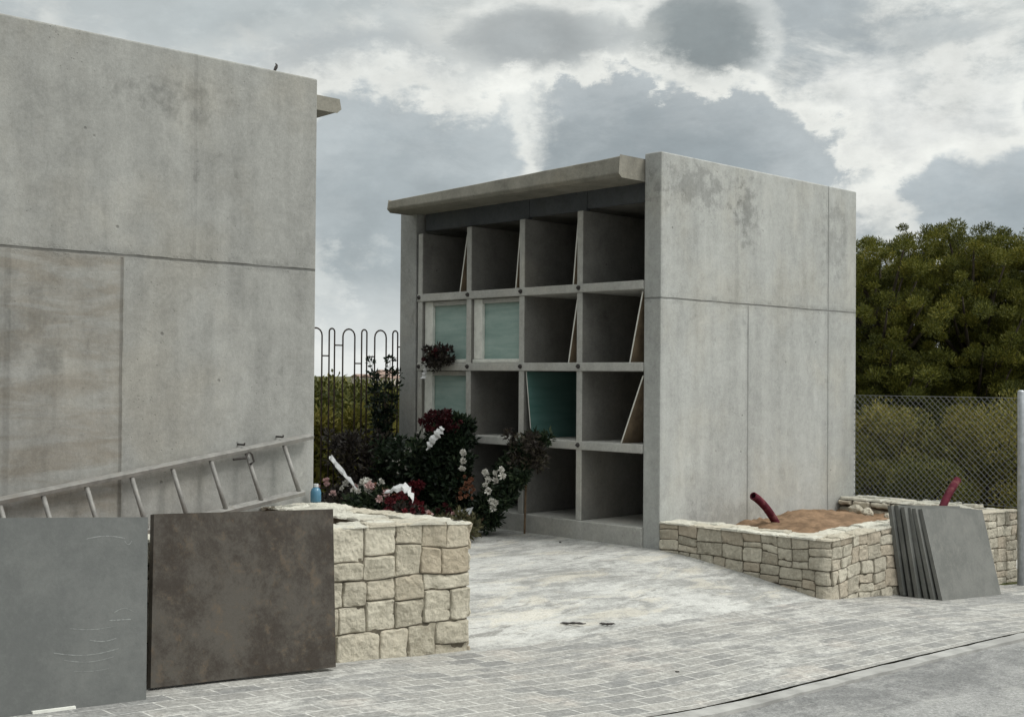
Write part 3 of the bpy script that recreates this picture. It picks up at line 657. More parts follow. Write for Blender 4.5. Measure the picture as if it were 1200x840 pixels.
for i in range(N):
    t = i/(N-1); e = [0, .012, -.01, .014, -.006, 0][i]
    b0 = (1.12+.124*t+e, -1.79-.30*t, -.322-.046*t+.004); b1 = (b0[0]+1.145, b0[1]+(.03 if i in (1, 3) else 0), b0[2]-.085)
    tp = (.97+.20*t+e, -1.752-.18*t-(.012 if i == 2 else 0), .462-.026*t+(.01 if i == 1 else 0)); tq = (tp[0]+1.15, tp[1], tp[2]-.085)
    plate(b0, b1, tp, tq, .034, M_grey2, ['rearmost grey plate of the stack on the right planter', 'second plate from the back of the stack on the right planter', 'third plate from the back of the stack on the right planter',
          'third plate from the front of the stack on the right planter', 'plate just behind the front one of the stack on the right planter', 'front grey plate of the stack, its whole face in view'][i], 'stack of plates on the right planter')
mb = MB().box(-6.64, -6.45, -1.98, -1.945, .05, .078); 
for k, v in enumerate(mb.v): mb.v[k] = (v[0], v[1], G(v[0], v[1]) + (.003 if v[2] < .06 else .014))
tag(obj('batten', mb, M_white), 'white batten under the foot of the smooth grey plate', 'batten')

# ------------------------------------------------------------------ ladder
M_alu = simple('ladder_metal', (.25, .243, .228), .6, .35, .2, 14, .1, .2, dirt=(.18, .165, .145))
lad = thing('ladder', (-5.4, -.15, .45), 'long metal ladder lying on its side against the near block wall', 'ladder')
def lp(x, q): # q: 0 lower rail, 1 upper rail ; slope .143, width .34
    return Vector((x + (.0 if q else .05), -.175+.11*q, (1.125+(x+3.88)*.143) - (0 if q else .338)))
for q in (1, 0):
    a, b_ = lp(-6.95, q), lp(-3.865 if q else -4.06, q); d = (b_-a).normalized(); mb = MB()
    nrm = Vector((0, -.95, -.3)).normalized(); hgt = d.cross(nrm).normalized()*.014; dep = nrm*.026
    mb.hexa([a-hgt-dep, b_-hgt-dep, b_-hgt+dep, a-hgt+dep, a+hgt-dep, b_+hgt-dep, b_+hgt+dep, a+hgt+dep]); obj('rail', mb, M_alu, lad, bevel=.003)
xr = -6.82
for x in [-6.80, -6.53, -6.27, -6.005, -5.754, -5.49, -5.201, -4.926, -4.654, -4.388, -4.096]:
    mb = MB(); mb.tube([lp(x+.0, 1)+Vector((0, 0, -.012)), lp(x+.0, 0)+Vector((0.0, 0, .012))], .0145, 10); obj('rung', mb, M_alu, lad, smooth=True)
mb = MB(); c0 = lp(-4.40, 1)+Vector((0, -.03, -.055)); mb.tube([c0+Vector((-.11, -.01, .0)), c0+Vector((-.02, -.012, .005)), c0+Vector((.0, -.02, .045)), c0+Vector((.025, -.02, .03)), c0+Vector((.04, -.02, -.02)), c0+Vector((.01, -.02, -.035))], .007, 8); obj('hook', mb, M_bolt, lad, smooth=True)
for x in (-4.40, -4.10):
    mb = MB(); c0 = Vector((x-.012, -.03, 1.125+(x+3.88)*.143+.035)); mb.tube([c0+Vector((0, .03, 0)), c0+Vector((0, -.05, 0)), c0+Vector((0, -.055, .012))], .006, 8); obj('wall_peg', mb, M_bolt, lblock, smooth=True)

# ------------------------------------------------------------------ fences
M_iron = simple('rusty_iron', (.055, .038, .03), .75, .3, .4, 25, .2)
fen = thing('iron_fence', (-1, 4.2, 0), 'rusty iron fence of hooped bars between the two blocks', 'fence')
x = -7.0; k = 0; per = .4525; zt_ = 2.065
loops = []
x = -.415-per*9
while x < 1.3:
    loops.append((x, .167)); loops.append((x+.264, .074)); x += per
for i, (x, wd) in enumerate(loops):
    r_ = wd/2; pts = [(x, 4.2, -.05), (x, 4.2, zt_-r_)] + [(x+r_-r_*math.cos(math.pi*t/8), 4.2, zt_-r_+r_*math.sin(math.pi*t/8)) for t in range(1, 8)] + [(x+wd, 4.2, zt_-r_), (x+wd, 4.2, -.05)]
    mb = MB().tube(pts, .0095, 6); obj('hooped_bar', mb, M_iron, fen, smooth=True)
hts = [1.76, 1.88, 1.68, 1.76]
for i in range(len(loops)-1):
    xa, xb = loops[i][0]+loops[i][1], loops[i+1][0]
    for z in (hts[i % 4], hts[(i+2) % 4]-.95, .3): obj('cross_bar', MB().tube([(xa-.0, 4.2, z), (xb, 4.2, z)], .008, 6), M_iron, fen)

M_galv = simple('galvanised', (.42, .44, .46), .45, .5, .15, 20, .05, .6)
M_wire = simple('fence_wire', (.15, .155, .155), .5, .5, .1, 20, 0, .5)
cf = thing('chain_link_fence', (3.33, -1, .25), 'galvanised chain link fence standing on the low stone wall', 'fence')
def mesh_run(p0, p1, z0, z1, c_=.062, wr=.0021):
    p0, p1 = Vector(p0), Vector(p1); L = (p1-p0).length; d = (p1-p0)/L; mb = MB(); n_ = Vector((-d.y, d.x, 0))
    Hh = z1-z0; a = -Hh
    def seg(s0, za, s1, zb, off):
        # clip to 0..L
        if s0 < 0: t = -s0/(s1-s0); s0, za = 0, za+(zb-za)*t
        if s1 > L: t = (L-s0)/(s1-s0); zb = za+(zb-za)*t; s1 = L
        if s1-s0 < .01: return
        A = p0+d*s0+Vector((0, 0, za))+n_*off; B = p0+d*s1+Vector((0, 0, zb))+n_*off
        q = (B-A).normalized(); e = q.cross(n_)*wr; g = n_*wr
        mb.add([A-e, A+g, A+e, A-g, B-e, B+g, B+e, B-g], [(0, 1, 5, 4), (1, 2, 6, 5), (2, 3, 7, 6), (3, 0, 4, 7)])
    while a < L:
        seg(a, z0, a+Hh, z1, .002); seg(a, z1, a+Hh, z0, -.002); a += c_
    mb.tube([p0+Vector((0, 0, z1)), p1+Vector((0, 0, z1-.0))], .003, 6); mb.tube([p0+Vector((0, 0, z0)), p1+Vector((0, 0, z0))], .003, 6)
    return mb
obj('wire_mesh', mesh_run((3.36, -1.86, 0), (3.36, .02, 0), .29, 1.37), M_wire, cf)
obj('wire_mesh', mesh_run((3.36, .0, 0), (3.50, 4.2, 0), .05, 1.37), M_wire, cf)
for (x, y, zb, zt2) in [(3.32, -1.86, -.6, 1.45), (3.47, 4.15, -.1, 1.4)]:
    mb = MB().tube([(x, y, zb), (x, y, zt2-.02), (x, y, zt2-.005), (x, y, zt2)], [.032, .032, .028, .012], 16); obj('post', mb, M_galv, cf, smooth=True)
mb = MB()
obj('wire_mesh', mesh_run((3.40, -1.90, 0), (8.4, -2.0, 0), -.42, 1.34), M_wire, cf)
mb = MB().tube([(6.0, -1.95, -.8), (6.0, -1.95, 1.38)], .03, 14); obj('post', mb, M_galv, cf, smooth=True)
mb = MB().tube([(8.4, -2.0, -.9), (8.4, -2.0, 1.38)], .03, 14); obj('post', mb, M_galv, cf, smooth=True)

# ------------------------------------------------------------------ conduits
M_red = simple('red_conduit', (.10, .018, .030), .8, .15, .3, 12, .05, dirt=(.22, .13, .10))
def conduit(pts, label, r0=.036):
    pts = [Vector(p) for p in pts]; P = []
    n = 60
    for i in range(n+1):
        t = i/n; k = len(pts)-1
        q = list(pts)
        while len(q) > 1: q = [a.lerp(b_, t) for a, b_ in zip(q[:-1], q[1:])]
        P.append(q[0])
    rs = [r0*(1+.09*(1 if i % 2 else -1)) for i in range(n+1)]
    mb = MB().tube(P, rs, 14, cap=False)
    o = obj('conduit_pipe', mb, M_red, origin=tuple(pts[0]), smooth=True)
    so = o.modifiers.new('wall', 'SOLIDIFY'); so.thickness = .005
    return tag(o, label, 'pipe', 'red conduit pipes in the planter')
conduit([(1.50, -.32, .02), (1.38, -.30, .20), (1.22, -.30, .36), (1.02, -.30, .44)], 'curved red corrugated pipe rising from the earth before the block wall')
conduit([(2.50, -1.36, .05), (2.62, -1.38, .30), (2.74, -1.38, .42), (2.93, -1.40, .565)], 'short red pipe end poking up behind the stack of plates')

# ------------------------------------------------------------------ foliage
def fol_mat(name, stops, tr=.15, rough=.7):
    m_, T, b = mat(name, rough, .25)
    at = T.new('ShaderNodeAttribute', attribute_name='tone').outputs['Fac']
    cr = T.new('ShaderNodeValToRGB'); T.put(cr.inputs[0], at); e = cr.color_ramp.elements
    while len(e) < len(stops): e.new(.5)
    for i, (p_, c_) in enumerate(stops): e[i].position = p_; e[i].color = (*c_, 1)
    T.put(b.inputs['Base Color'], cr.outputs[0])
    if tr:
        tl = T.new('ShaderNodeBsdfTranslucent'); T.put(tl.inputs[0], cr.outputs[0]); mx = T.new('ShaderNodeMixShader'); mx.inputs[0].default_value = tr
        T.l.new(b.outputs[0], mx.inputs[1]); T.l.new(tl.outputs[0], mx.inputs[2]); T.l.new(mx.outputs[0], T.n['Material Output'].inputs[0])
    return m_
rs_ = np.random.RandomState(7)
def leaves(centers, dirs, ln, wd, tones, fold=.25):
    """arrays -> diamond leaves (two triangles each, folded)"""
    n = len(centers); D = dirs/np.linalg.norm(dirs, axis=1, keepdims=True)
    rnd = rs_.normal(size=(n, 3)); S_ = np.cross(D, rnd); S_ /= np.linalg.norm(S_, axis=1, keepdims=True)+1e-9
    Nn = np.cross(D, S_); ln = np.asarray(ln).reshape(-1, 1)*np.ones((n, 1)); wd = np.asarray(wd).reshape(-1, 1)*np.ones((n, 1))
    a = centers; c_ = centers+D*ln; m = centers+D*ln*.5+Nn*wd*fold; b_ = m+S_*wd*.5; d = m-S_*wd*.5
    V = np.stack([a, b_, c_, d], 1).reshape(-1, 3); return V, np.repeat(tones, 1)
def leaf_obj(name, V, tones, m_, parent=None, origin=None):
    n = len(V)//4
    if parent is not None: off = np.array(root_of(parent).location)
    else: off = np.array(origin if origin is not None else [V[:, 0].mean(), V[:, 1].mean(), V[:, 2].min()])
    me = bpy.data.meshes.new(name); me.vertices.add(4*n); me.vertices.foreach_set('co', (V-off).astype(np.float32).ravel())
    me.loops.add(4*n); me.loops.foreach_set('vertex_index', np.arange(4*n, dtype=np.int32))
    me.polygons.add(n); me.polygons.foreach_set('loop_start', np.arange(0, 4*n, 4, dtype=np.int32)); me.polygons.foreach_set('loop_total', np.full(n, 4, dtype=np.int32))
    me.update(calc_edges=True); me.materials.append(m_)
    a = me.attributes.new('tone', 'FLOAT', 'FACE'); a.data.foreach_set('value', tones.astype(np.float32))
    o = bpy.data.objects.new(name, me); col.objects.link(o)
    if parent is not None: o.parent = parent
    else: o.location = off
    return o
def clump(cen, rad, n, ln, wd, tone, tvar=.12, up_=.35, inner=.35):
    """n leaves growing outward from a small ball"""
    d = rs_.normal(size=(n, 3)); d /= np.linalg.norm(d, axis=1, keepdims=True); d[:, 2] = d[:, 2]*.9+up_*.4
    rad_ = np.array(rad)*np.ones(3)
    c_ = np.array(cen)+d*rad_*(inner+(1-inner)*rs_.rand(n, 1)**.6)
    dd = d+np.array([0, 0, up_])+rs_.normal(size=(n, 3))*.45
    return leaves(c_, dd, ln*(.7+.6*rs_.rand(n)), wd*(.7+.6*rs_.rand(n)), np.clip(tone+tvar*rs_.normal(size=n), 0, 1))

pine_st = [(0, (.022, .027, .008)), (.35, (.055, .064, .012)), (.7, (.135, .138, .02)), (1, (.26, .22, .04))]
M_pine = fol_mat('pine_needles', pine_st, .2)
M_bush = fol_mat('bush_leaves', [(0, (.018, .024, .008)), (.4, (.055, .062, .014)), (.75, (.125, .125, .024)), (1, (.21, .18, .04))], .2)
M_bark = simple('bark', (.055, .045, .035), .95, .1, .35, 8, .8)

def pine(x, y, zb, top, rad, seed, label, lean=(0, 0), nb_=44):
    rg = random.Random(seed); r = thing('pine_tree', (x, y, zb), label, 'tree', 'pine trees behind the chain link fence')
    hb = MB(); pts = []; n = 9; ztop = top-.9
    for i in range(n+1):
        t = i/n; pts.append((x+lean[0]*t+.12*nz(t*3, seed), y+lean[1]*t+.12*nz(t*3, seed+5), zb+(ztop-zb)*t))
    hb.tube(pts, [.17*(1-.75*i/n) for i in range(n+1)], 9); obj('trunk', hb, M_bark, r, smooth=True)
    lb = MB(); Vs = []; Ts = []
    cz = (top+zb)/2 + .9; zlo = max(zb+1.2, top-4.0)
    for k in range(nb_):
        t = rg.uniform(0.0, 1.); z = zlo+(top-.5-zlo)*t; a = rg.uniform(0, 2*math.pi)
        prof = math.sin(math.pi*min(1, .18+.80*t))**.6
        L = rad*prof*rg.uniform(.45, 1.05); ti = (z-zb)/(ztop-zb)*.85
        i0 = min(n, max(0, int(ti*n))); p0 = Vector(pts[i0]); p1 = Vector((p0.x+L*math.cos(a), p0.y+L*math.sin(a), z+rg.uniform(.1, .5)))
        if p1.z > top-.15: p1.z = top-.15-rg.random()*.5
        mid = p0.lerp(p1, .55)-Vector((0, 0, .12)); lb.tube([p0, mid, p1], [.045, .03, .012], 5)
        nt = rg.randint(9, 14)
        for q in range(nt):
            f = rg.uniform(.45, 1.05); c0 = p0.lerp(p1, f)+Vector((rg.gauss(0, .30), rg.gauss(0, .30), rg.gauss(.05, .22)))
            if c0.z > top: c0.z = top-rg.random()*.4
            tone = .34+.26*rg.random()+.22*(c0.z-zlo)/(top-zlo)*rg.random()+.15*(rg.random()-.5)
            rd = rg.uniform(.07, .19)
            V, T_ = clump(c0, (rd, rd, rd*.8), int(110+1250*rd), .050, .014, tone, .13, .55, .1); Vs.append(V); Ts.append(T_)
    obj('branches', lb, M_bark, r, smooth=True)
    leaf_obj('crown', np.concatenate(Vs), np.concatenate(Ts), M_pine, r)
def dirpt(u, depth):   # plan position used to lay out the planting behind the fences
    d = fw.copy(); q = CAM + (fw + rt*((u-600)/FPX))*depth; return q.x, q.y
for i, (x, y, top, rad, lb) in enumerate([
    (9.22, 3.01, 3.89, 1.5, 'dark pine crown rising just right of the block wall'),
    (11.18, 3.19, 4.13, 1.6, 'broad pine in the middle of the row behind the fence'),
    (10.31, 1.94, 3.98, 1.5, 'pine left of the fence post with a bumpy top'),
    (11.39, 1.58, 4.02, 1.6, 'pine at the right edge of the picture above the post'),
    (14.15, 5.17, 4.43, 2.0, 'farther pine filling the gap behind the middle one'),
    (16.39, 4.36, 4.56, 2.0, 'farther pine standing behind the two right ones'),
    (14.7, 1.82, 4.43, 2.1, 'far pine standing beyond the right edge'),
    (11.13, 5.34, 4.03, 1.8, 'far pine partly hidden by the block wall')]):
    pine(x, y, terr(x, y)-.1, top, rad, 20+i, lb, nb_=54 if i < 4 else 24)

def bush(x, y, zb, top, rx, ry, seed, label, nt=60, ln=.09, wd=.035, m_=None, tone0=.5, name='bush', group='bushes behind the fences', cat='bush'):
    rg = random.Random(seed); r = thing(name, (x, y, zb), label, cat, group)
    st = MB(); Vs = []; Ts = []; hh = top-zb
    for k in range(9):
        a = rg.uniform(0, 6.28); st.tube([(x, y, zb-.1), (x+.3*rx*math.cos(a), y+.3*ry*math.sin(a), zb+.45*hh), (x+.7*rx*math.cos(a), y+.7*ry*math.sin(a), zb+.85*hh)], [.035, .022, .008], 5)
    obj('stems', st, M_bark, r)
    for k in range(nt):
        a = rg.uniform(0, 6.28); t = rg.random(); rr_ = math.sqrt(rg.uniform(.15, 1)); zz = zb+hh*(.06+.9*t); sq = math.sqrt(max(.05, 1-max(0, t-.15)**2.2))
        c0 = (x+rx*rr_*sq*math.cos(a), y+ry*rr_*sq*math.sin(a), zz)
        rd = rg.uniform(.16, .34)*(hh/2.4)**.5
        V, T_ = clump(c0, rd, int((70+350*rd)*(1.7 if ln < .07 else 1)), ln, wd, tone0-.1+.34*(rg.random()-.5)+.24*t, .13, .3, .15); Vs.append(V); Ts.append(T_)
    leaf_obj('foliage', np.concatenate(Vs), np.concatenate(Ts), m_ or M_bush, r)
for i, (x, y, top, rx, ry, tn, lb) in enumerate([
    (5.87, 1.04, 1.13, 0.75, 0.75, 0.78, 'yellow green bush right behind the block wall corner'),
    (5.58, 0.35, 0.46, 0.55, 0.55, 0.5, 'low dark bush in the dip behind the fence middle'),
    (6.66, -0.02, 1.08, 0.75, 0.75, 0.8, 'bright yellow green bush behind the fence, right of the red pipe end'),
    (7.88, -0.10, 1.25, 0.8, 0.8, 0.62, 'olive bush behind the galvanised fence post'),
    (8.98, 1.91, 0.94, 1.1, 1.1, 0.25, 'dark bush farther back under the pines'),
    (8.19, 2.68, 1.16, 1.0, 1.0, 0.3, 'shaded bush under the left pine'),
    (10.25, 1.35, 1.22, 1.2, 1.2, 0.28, 'shaded bush beneath the right pine')]):
    bush(x, y, terr(x, y)-.1, top, rx, ry, 40+i, lb, 110, .055, .020, None, tn)
for i, (x, y, top, rx, ry, tn, lb) in enumerate([
    (0.37, 5.47, 1.01, 0.7, 0.7, 0.72, 'bright yellow green bush behind the left of the iron fence'),
    (1.7, 6.27, 0.85, 0.8, 0.8, 0.62, 'yellowish bush behind the right of the iron fence'),
    (2.66, 8.12, 1.26, 1.2, 1.2, 0.38, 'dark green bush on the slope behind the iron fence'),
    (4.08, 10.93, 1.43, 1.5, 1.5, 0.44, 'tall olive bush highest on the slope behind the iron fence'),
    (7.05, 13.62, 1.3, 1.6, 1.6, 0.4, 'wide dark bush farther down the slope'),
    (8.13, 13.97, 1.07, 1.6, 1.6, 0.5, 'ochre green bush far down the slope'),
    (2.49, 9.68, 1.53, 1.5, 1.5, 0.4, 'bush behind the hidden part of the iron fence')]):
    bush(x, y, terr(x, y)-.1, top, rx, ry, 60+i, lb, 110, .10, .04, None, tn)

# far town on the horizon
M_house = simple('house_wall', (.52, .47, .42), .9, .2, .1, 1, 0); M_rooft = simple('house_roof', (.24, .17, .14), .9, .2, .2, 2, 0); M_pane = simple('dark_pane', (.05, .055, .06), .3, .5, .1, 3, 0)
for i, (d, o_, w_, h_, rfh, lb) in enumerate([
    (700, -16.6, 10, 6, 1.6, 'small pale house far off, left of the far group'),
    (760, -15.6, 13, 6.5, 1.5, 'wide pale house in the middle of the far group'),
    (680, -14.3, 9, 6, 1.6, 'small far house right of the far group'),
    (840, -14.9, 14, 8.5, 1.8, 'long house farthest away on the horizon'),
    (720, -18.0, 9, 5.5, 1.6, 'far house behind the iron fence posts')]):
    x = CAM.x+fw.x*d+rt.x*o_*d/150; y = CAM.y+fw.y*d+rt.y*o_*d/150; z = terr(x, y)-.3
    r = thing('far_house', (x, y, z), lb, 'house', 'houses on the far horizon')
    obj('wall', MB().box(x-w_/2, x+w_/2, y-4, y+4, z, z+h_-rfh), M_house, r)
    zz = z+h_-rfh; e = .4
    obj('roof', MB().add([(x-w_/2-e, y-4-e, zz), (x+w_/2+e, y-4-e, zz), (x+w_/2+e, y+4+e, zz), (x-w_/2-e, y+4+e, zz), (x-w_/2-e, y, zz+rfh), (x+w_/2+e, y, zz+rfh)], [(0, 1, 5, 4), (2, 3, 4, 5), (0, 4, 3), (1, 2, 5), (3, 2, 1, 0)]), M_rooft, r)
    for k in range(int(w_//3)):
        xx = x-w_/2+1.2+k*3; obj('window', MB().box(xx, xx+1.1, y-4.05, y-3.98, zz-2.2, zz-.9), M_pane, r)

# ------------------------------------------------------------------ flowers
M_dleaf = fol_mat('wreath_leaves', [(0, (.006, .010, .006)), (.5, (.016, .030, .014)), (1, (.085, .11, .055))], .08, .5)
M_pleaf = fol_mat('plum_leaves', [(0, (.012, .010, .010)), (.5, (.035, .028, .024)), (1, (.09, .08, .05))], .08, .5)
def petal_mat(nm, a, b_): return fol_mat(nm, [(0, a), (1, b_)], .15, .6)
M_redp = petal_mat('red_petals', (.035, .006, .010), (.20, .022, .03)); M_whp = petal_mat('white_petals', (.42, .40, .36), (.78, .76, .70))
M_orp = petal_mat('orange_petals', (.13, .045, .025), (.36, .17, .10)); M_pkp = petal_mat('pink_petals', (.45, .25, .25), (.75, .55, .52))
M_dred = petal_mat('dark_red_petals', (.018, .006, .008), (.085, .014, .018))
def blooms(name, cens, rad, m_, parent, n=46, ln=None):
    for c0 in cens:
        r_ = rad*(.75+.5*rs_.rand()); V, T_ = clump(c0, r_*.55, n, (ln or r_*.75), r_*.6, .2+.7*rs_.rand(), .18, .2, .0); leaf_obj(name, V, T_, m_, parent)
def mass(name, fn, n_cl, cr, nl, ln, wd, m_, parent, tone=.45):
    """foliage made of many small sprigs at positions from fn()"""
    Vs, Ts = [], []
    for k in range(n_cl):
        c0 = fn(); V, T_ = clump(c0, cr, nl, ln, wd, tone+.35*(rs_.rand()-.5), .15, .25, .1); Vs.append(V); Ts.append(T_)
    return leaf_obj(name, np.concatenate(Vs), np.concatenate(Ts), m_, parent)
def U(a, b_): return a+(b_-a)*rs_.rand()
M_ribbon = simple('ribbon_white', (.60, .60, .60), .5, .5, .08, 25, .1)
M_card = simple('card_grey', (.50, .51, .51), .6, .3, .12, 40, .05)
M_wood = simple('stand_wood', (.16, .11, .07), .8, .2, .3, 15, .2)
def ribbon(pts, wds, m_, parent, name='ribbon', side=(0, 1, 0)):
    mb = MB(); vs = []; sd_ = Vector(side)
    n = 14; P = [Vector(p) for p in pts]
    for i in range(n+1):
        t = i/n*(len(P)-1); k = min(int(t), len(P)-2); q = P[k].lerp(P[k+1], t-k); w__ = wds[k]+(wds[k+1]-wds[k])*(t-k)
        q = q+Vector((-.012*math.sin(i*1.9), 0, .004*math.sin(i*2.1))); w__ *= 1+.35*math.sin(i*2.7)
        vs += [q-sd_*w__, q+Vector((-.02*abs(w__)/.05, 0, .0)), q+sd_*w__]
    mb.add(vs, [(i*3+k, i*3+k+1, i*3+k+4, i*3+k+3) for i in range(n) for k in range(2)])
    o = obj(name, mb, m_, parent, smooth=False); so = o.modifiers.new('t', 'SOLIDIFY'); so.thickness = .0015; return o

# tall wreath on a stand
tw = thing('funeral_wreath', (-.42, 2.42, 0), 'tall dark green funeral wreath topped with dark red flowers and a white ribbon', 'wreath', 'funeral wreaths by the niches')
def f1():
    a = U(0, 6.28); r_ = .5+.5*rs_.rand()
    z = U(.06, 1.1); hw = .26*(1-.25*max(0, (z-.6)/.5)); t = U(-1, 1)
    return (-.40+.17*U(-1, 1)*(1-.5*abs(t))-.05+.12*z, 2.45+hw*t, z)
mass('foliage', f1, 230, .06, 46, .062, .026, M_dleaf, tw, .42)
def f2(): a = U(0, 6.28); r_ = math.sqrt(rs_.rand()); return (-.42+.12*U(-1, 1), 2.53+.26*r_*math.cos(a), 1.06+.14*r_*math.sin(a))
blooms('red_flower', [f2() for _ in range(60)], .036, M_dred, tw)
blooms('red_flower', [(-.66+.05*U(-1, 1), 2.62+.07*U(-1, 1), .40+.06*U(-1, 1)) for _ in range(9)], .045, M_redp, tw)
mb = MB(); 
for yy in (2.2, 2.62): mb.tube([(-.5, yy, .0), (-.3, yy*.2+2.42*.8, 1.05)], .012, 6)
mb.tube([(-.16, 2.42, .0), (-.3, 2.42, 1.05)], .012, 6); obj('stand', mb, M_wood, tw)
ribbon([(-.60, 2.28, 1.03), (-.62, 2.34, .97), (-.63, 2.45, .86), (-.62, 2.50, .80)], [.03, .055, .045, .008], M_ribbon, tw, side=(0, .8, .45))

# flowering plant with small white blossoms in front of the pilaster
wp = thing('potted_plant', (-.5, 3.05, 0), 'dark leafy potted plant dotted with small white blossoms at the foot of the pilaster', 'plant')
mass('foliage', lambda: (-.45+.2*U(-1, 1), 3.0+.36*U(-1, 1), U(.15, .85)), 90, .075, 36, .075, .030, M_dleaf, wp, .45)
blooms('blossom', [(-.68+.08*U(-1, 1), 2.9+.28*U(-1, 1), U(.5, .9)) for _ in range(13)], .016, M_whp, wp, 18)
mb = MB().tube([(-.5, 3.05, 0), (-.5, 3.05, .03), (-.5, 3.05, .24), (-.5, 3.05, .25)], [.10, .11, .15, .155], 16); obj('pot', mb, simple('pot_clay', (.20, .10, .07), .8, .2), wp)
# plum shrub left
ps = thing('shrub', (-.45, 3.95, 0), 'dark plum coloured shrub in front of the iron fence', 'plant')
mass('foliage', lambda: (-.45+.25*U(-1, 1), 3.80+.34*U(-1, 1)*1.0, (lambda q: q)(U(.05, .88))), 120, .07, 36, .065, .026, M_pleaf, ps, .45)
obj('stem', MB().tube([(-.45, 3.95, 0), (-.42, 3.8, .5)], .012, 6), M_bark, ps)
# tall thin branch plant against the pilaster
tb_ = thing('branching_shrub', (-.28, 3.60, 0), 'thin tall shrub with upright dark branches beside the left pilaster', 'plant')
st = MB(); tips = []
for (y1, z1, x1) in [(3.86, 1.68, -.3), (3.74, 1.50, -.3), (3.56, 1.72, -.25), (3.58, 1.40, -.32), (3.82, 1.20, -.3), (3.68, 1.05, -.35), (3.6, .9, -.3), (3.50, 1.55, -.2), (3.78, 1.35, -.3)]:
    p0, p1 = Vector((-.28, 3.60, .0)), Vector((x1, y1, z1)); mid = Vector((-.28, 3.58, z1*.55)); st.tube([p0, mid, p1], [.010, .008, .003], 5)
    for q in range(9): t = .25+.75*q/8; c0 = (p0.lerp(mid, t*2) if t < .5 else mid.lerp(p1, t*2-1)); tips.append(c0)
obj('stems', st, M_bark, tb_)
Vs, Ts = [], []
for c0 in tips: V, T_ = clump(c0, .05, 26, .06, .026, .25, .2, .4, 0); Vs.append(V); Ts.append(T_)
leaf_obj('foliage', np.concatenate(Vs), np.concatenate(Ts), M_dleaf, tb_)

# right wreath, leaning ring with white flowers
rw = thing('funeral_wreath', (-.45, 1.6, 0), 'leaning wreath with white flowers, grey card and trailing ribbon in front of the lowest niches', 'wreath', 'funeral wreaths by the niches')
def f3():
    t = rs_.rand(); a = U(0, 6.28); z = .08+.88*t; yc = 1.84-.50*t; hw = .10+.12*math.sin(math.pi*min(1, .15+.8*t))
    r_ = math.sqrt(rs_.rand()); return (-.52+.30*t+.10*r_*math.cos(a), yc+hw*r_*math.sin(a)*1.0, z)
mass('foliage', f3, 170, .055, 44, .062, .022, M_dleaf, rw, .5)
mass('plum_sprigs', lambda: (-.36+.08*U(-1, 1), 1.36+.19*U(-1, 1), .82+.16*U(-1, 1)), 34, .05, 36, .05, .022, M_pleaf, rw, .6)
blooms('orange_flower', [(-.66+.05*U(-1, 1), 1.86+.10*U(-1, 1), .45+.12*U(-1, 1)) for _ in range(22)], .020, M_orp, rw)
wf = [(-.62, 1.50, .62), (-.60, 1.44, .66), (-.60, 1.42, .60), (-.62, 1.50, .55), (-.64, 1.58, .56), (-.64, 1.62, .62), (-.66, 1.56, .45), (-.66, 1.92, .72), (-.66, 1.915, .80), (-.66, 1.93, .64), (-.66, 1.52, .36), (-.66, 1.47, .34), (-.66, 1.49, .29), (-.60, 1.66, .50)]
blooms('white_flower', [np.array(q) for q in wf], .030, M_whp, rw)
mb = MB().hexa([(-.72, 1.99, .13), (-.72, 1.77, .17), (-.715, 1.77, .17), (-.715, 1.99, .13), (-.66, 1.99, .23), (-.66, 1.77, .28), (-.655, 1.77, .28), (-.655, 1.99, .23)]); obj('card', mb, M_card, rw)
ribbon([(-.72, 1.90, .15), (-.74, 1.92, .08), (-.76, 1.95, .02)], [.018, .02, .035], M_ribbon, rw)
mb = MB().tube([(-.62, 1.82, .0), (-.2, 1.42, .95)], .012, 6); mb.tube([(-.12, 1.6, .0), (-.25, 1.45, .85)], .012, 6); obj('stand', mb, M_wood, rw)

# low bouquets behind the near planter
def bouquet(x, y, z0, z1, rx, ry, pm, pcount, psize, label, leafm=M_dleaf, ntw=40, prange=(.5, 1.1), nm='flower'):
    r = thing('bouquet', (x, y, z0), label, 'bouquet', 'bouquets laid between the blocks')
    hh = z1-z0
    def fn(): a = U(0, 6.28); q = math.sqrt(rs_.rand()); return (x+rx*q*math.cos(a), y+ry*q*math.sin(a), z0+hh*U(.02, .85)*(1-.35*q))
    mass('leaves', fn, ntw, .06, 40, .06, .022, leafm, r, .5)
    def fp(): a = U(0, 6.28); q = math.sqrt(rs_.rand()); return (x-.04+rx*q*math.cos(a), y+ry*q*math.sin(a), z0+hh*U(*prange)*(1-.2*q))
    for m_, cnt in zip(pm, pcount): blooms(nm, [fp() for _ in range(cnt)], psize, m_, r, 40)
    return r
b1 = bouquet(-.95, 3.55, 0, .46, .24, .26, [M_pkp, M_whp], [8, 3], .034, 'bouquet of pale pink flowers at the far left beside the paper cone', M_pleaf)
ribbon([(-1.05, 3.06, .36), (-1.06, 3.18, .46), (-1.08, 3.34, .58), (-1.08, 3.46, .66), (-1.08, 3.50, .68)], [.03, .055, .075, .06, .03], M_ribbon, b1, 'paper_wrap', side=(0, .5, .8))
bouquet(-1.0, 2.98, 0, .50, .20, .22, [M_whp], [9], .040, 'bouquet of white flowers with bright green leaves, left of centre')
bouquet(-1.05, 2.70, 0, .54, .16, .17, [M_orp, M_pkp], [5, 5], .045, 'bouquet of peach coloured blooms beside the white one')
b4 = bouquet(-1.15, 2.15, 0, .40, .22, .24, [M_redp], [28], .035, 'bouquet of red flowers under folded white paper', M_pleaf)
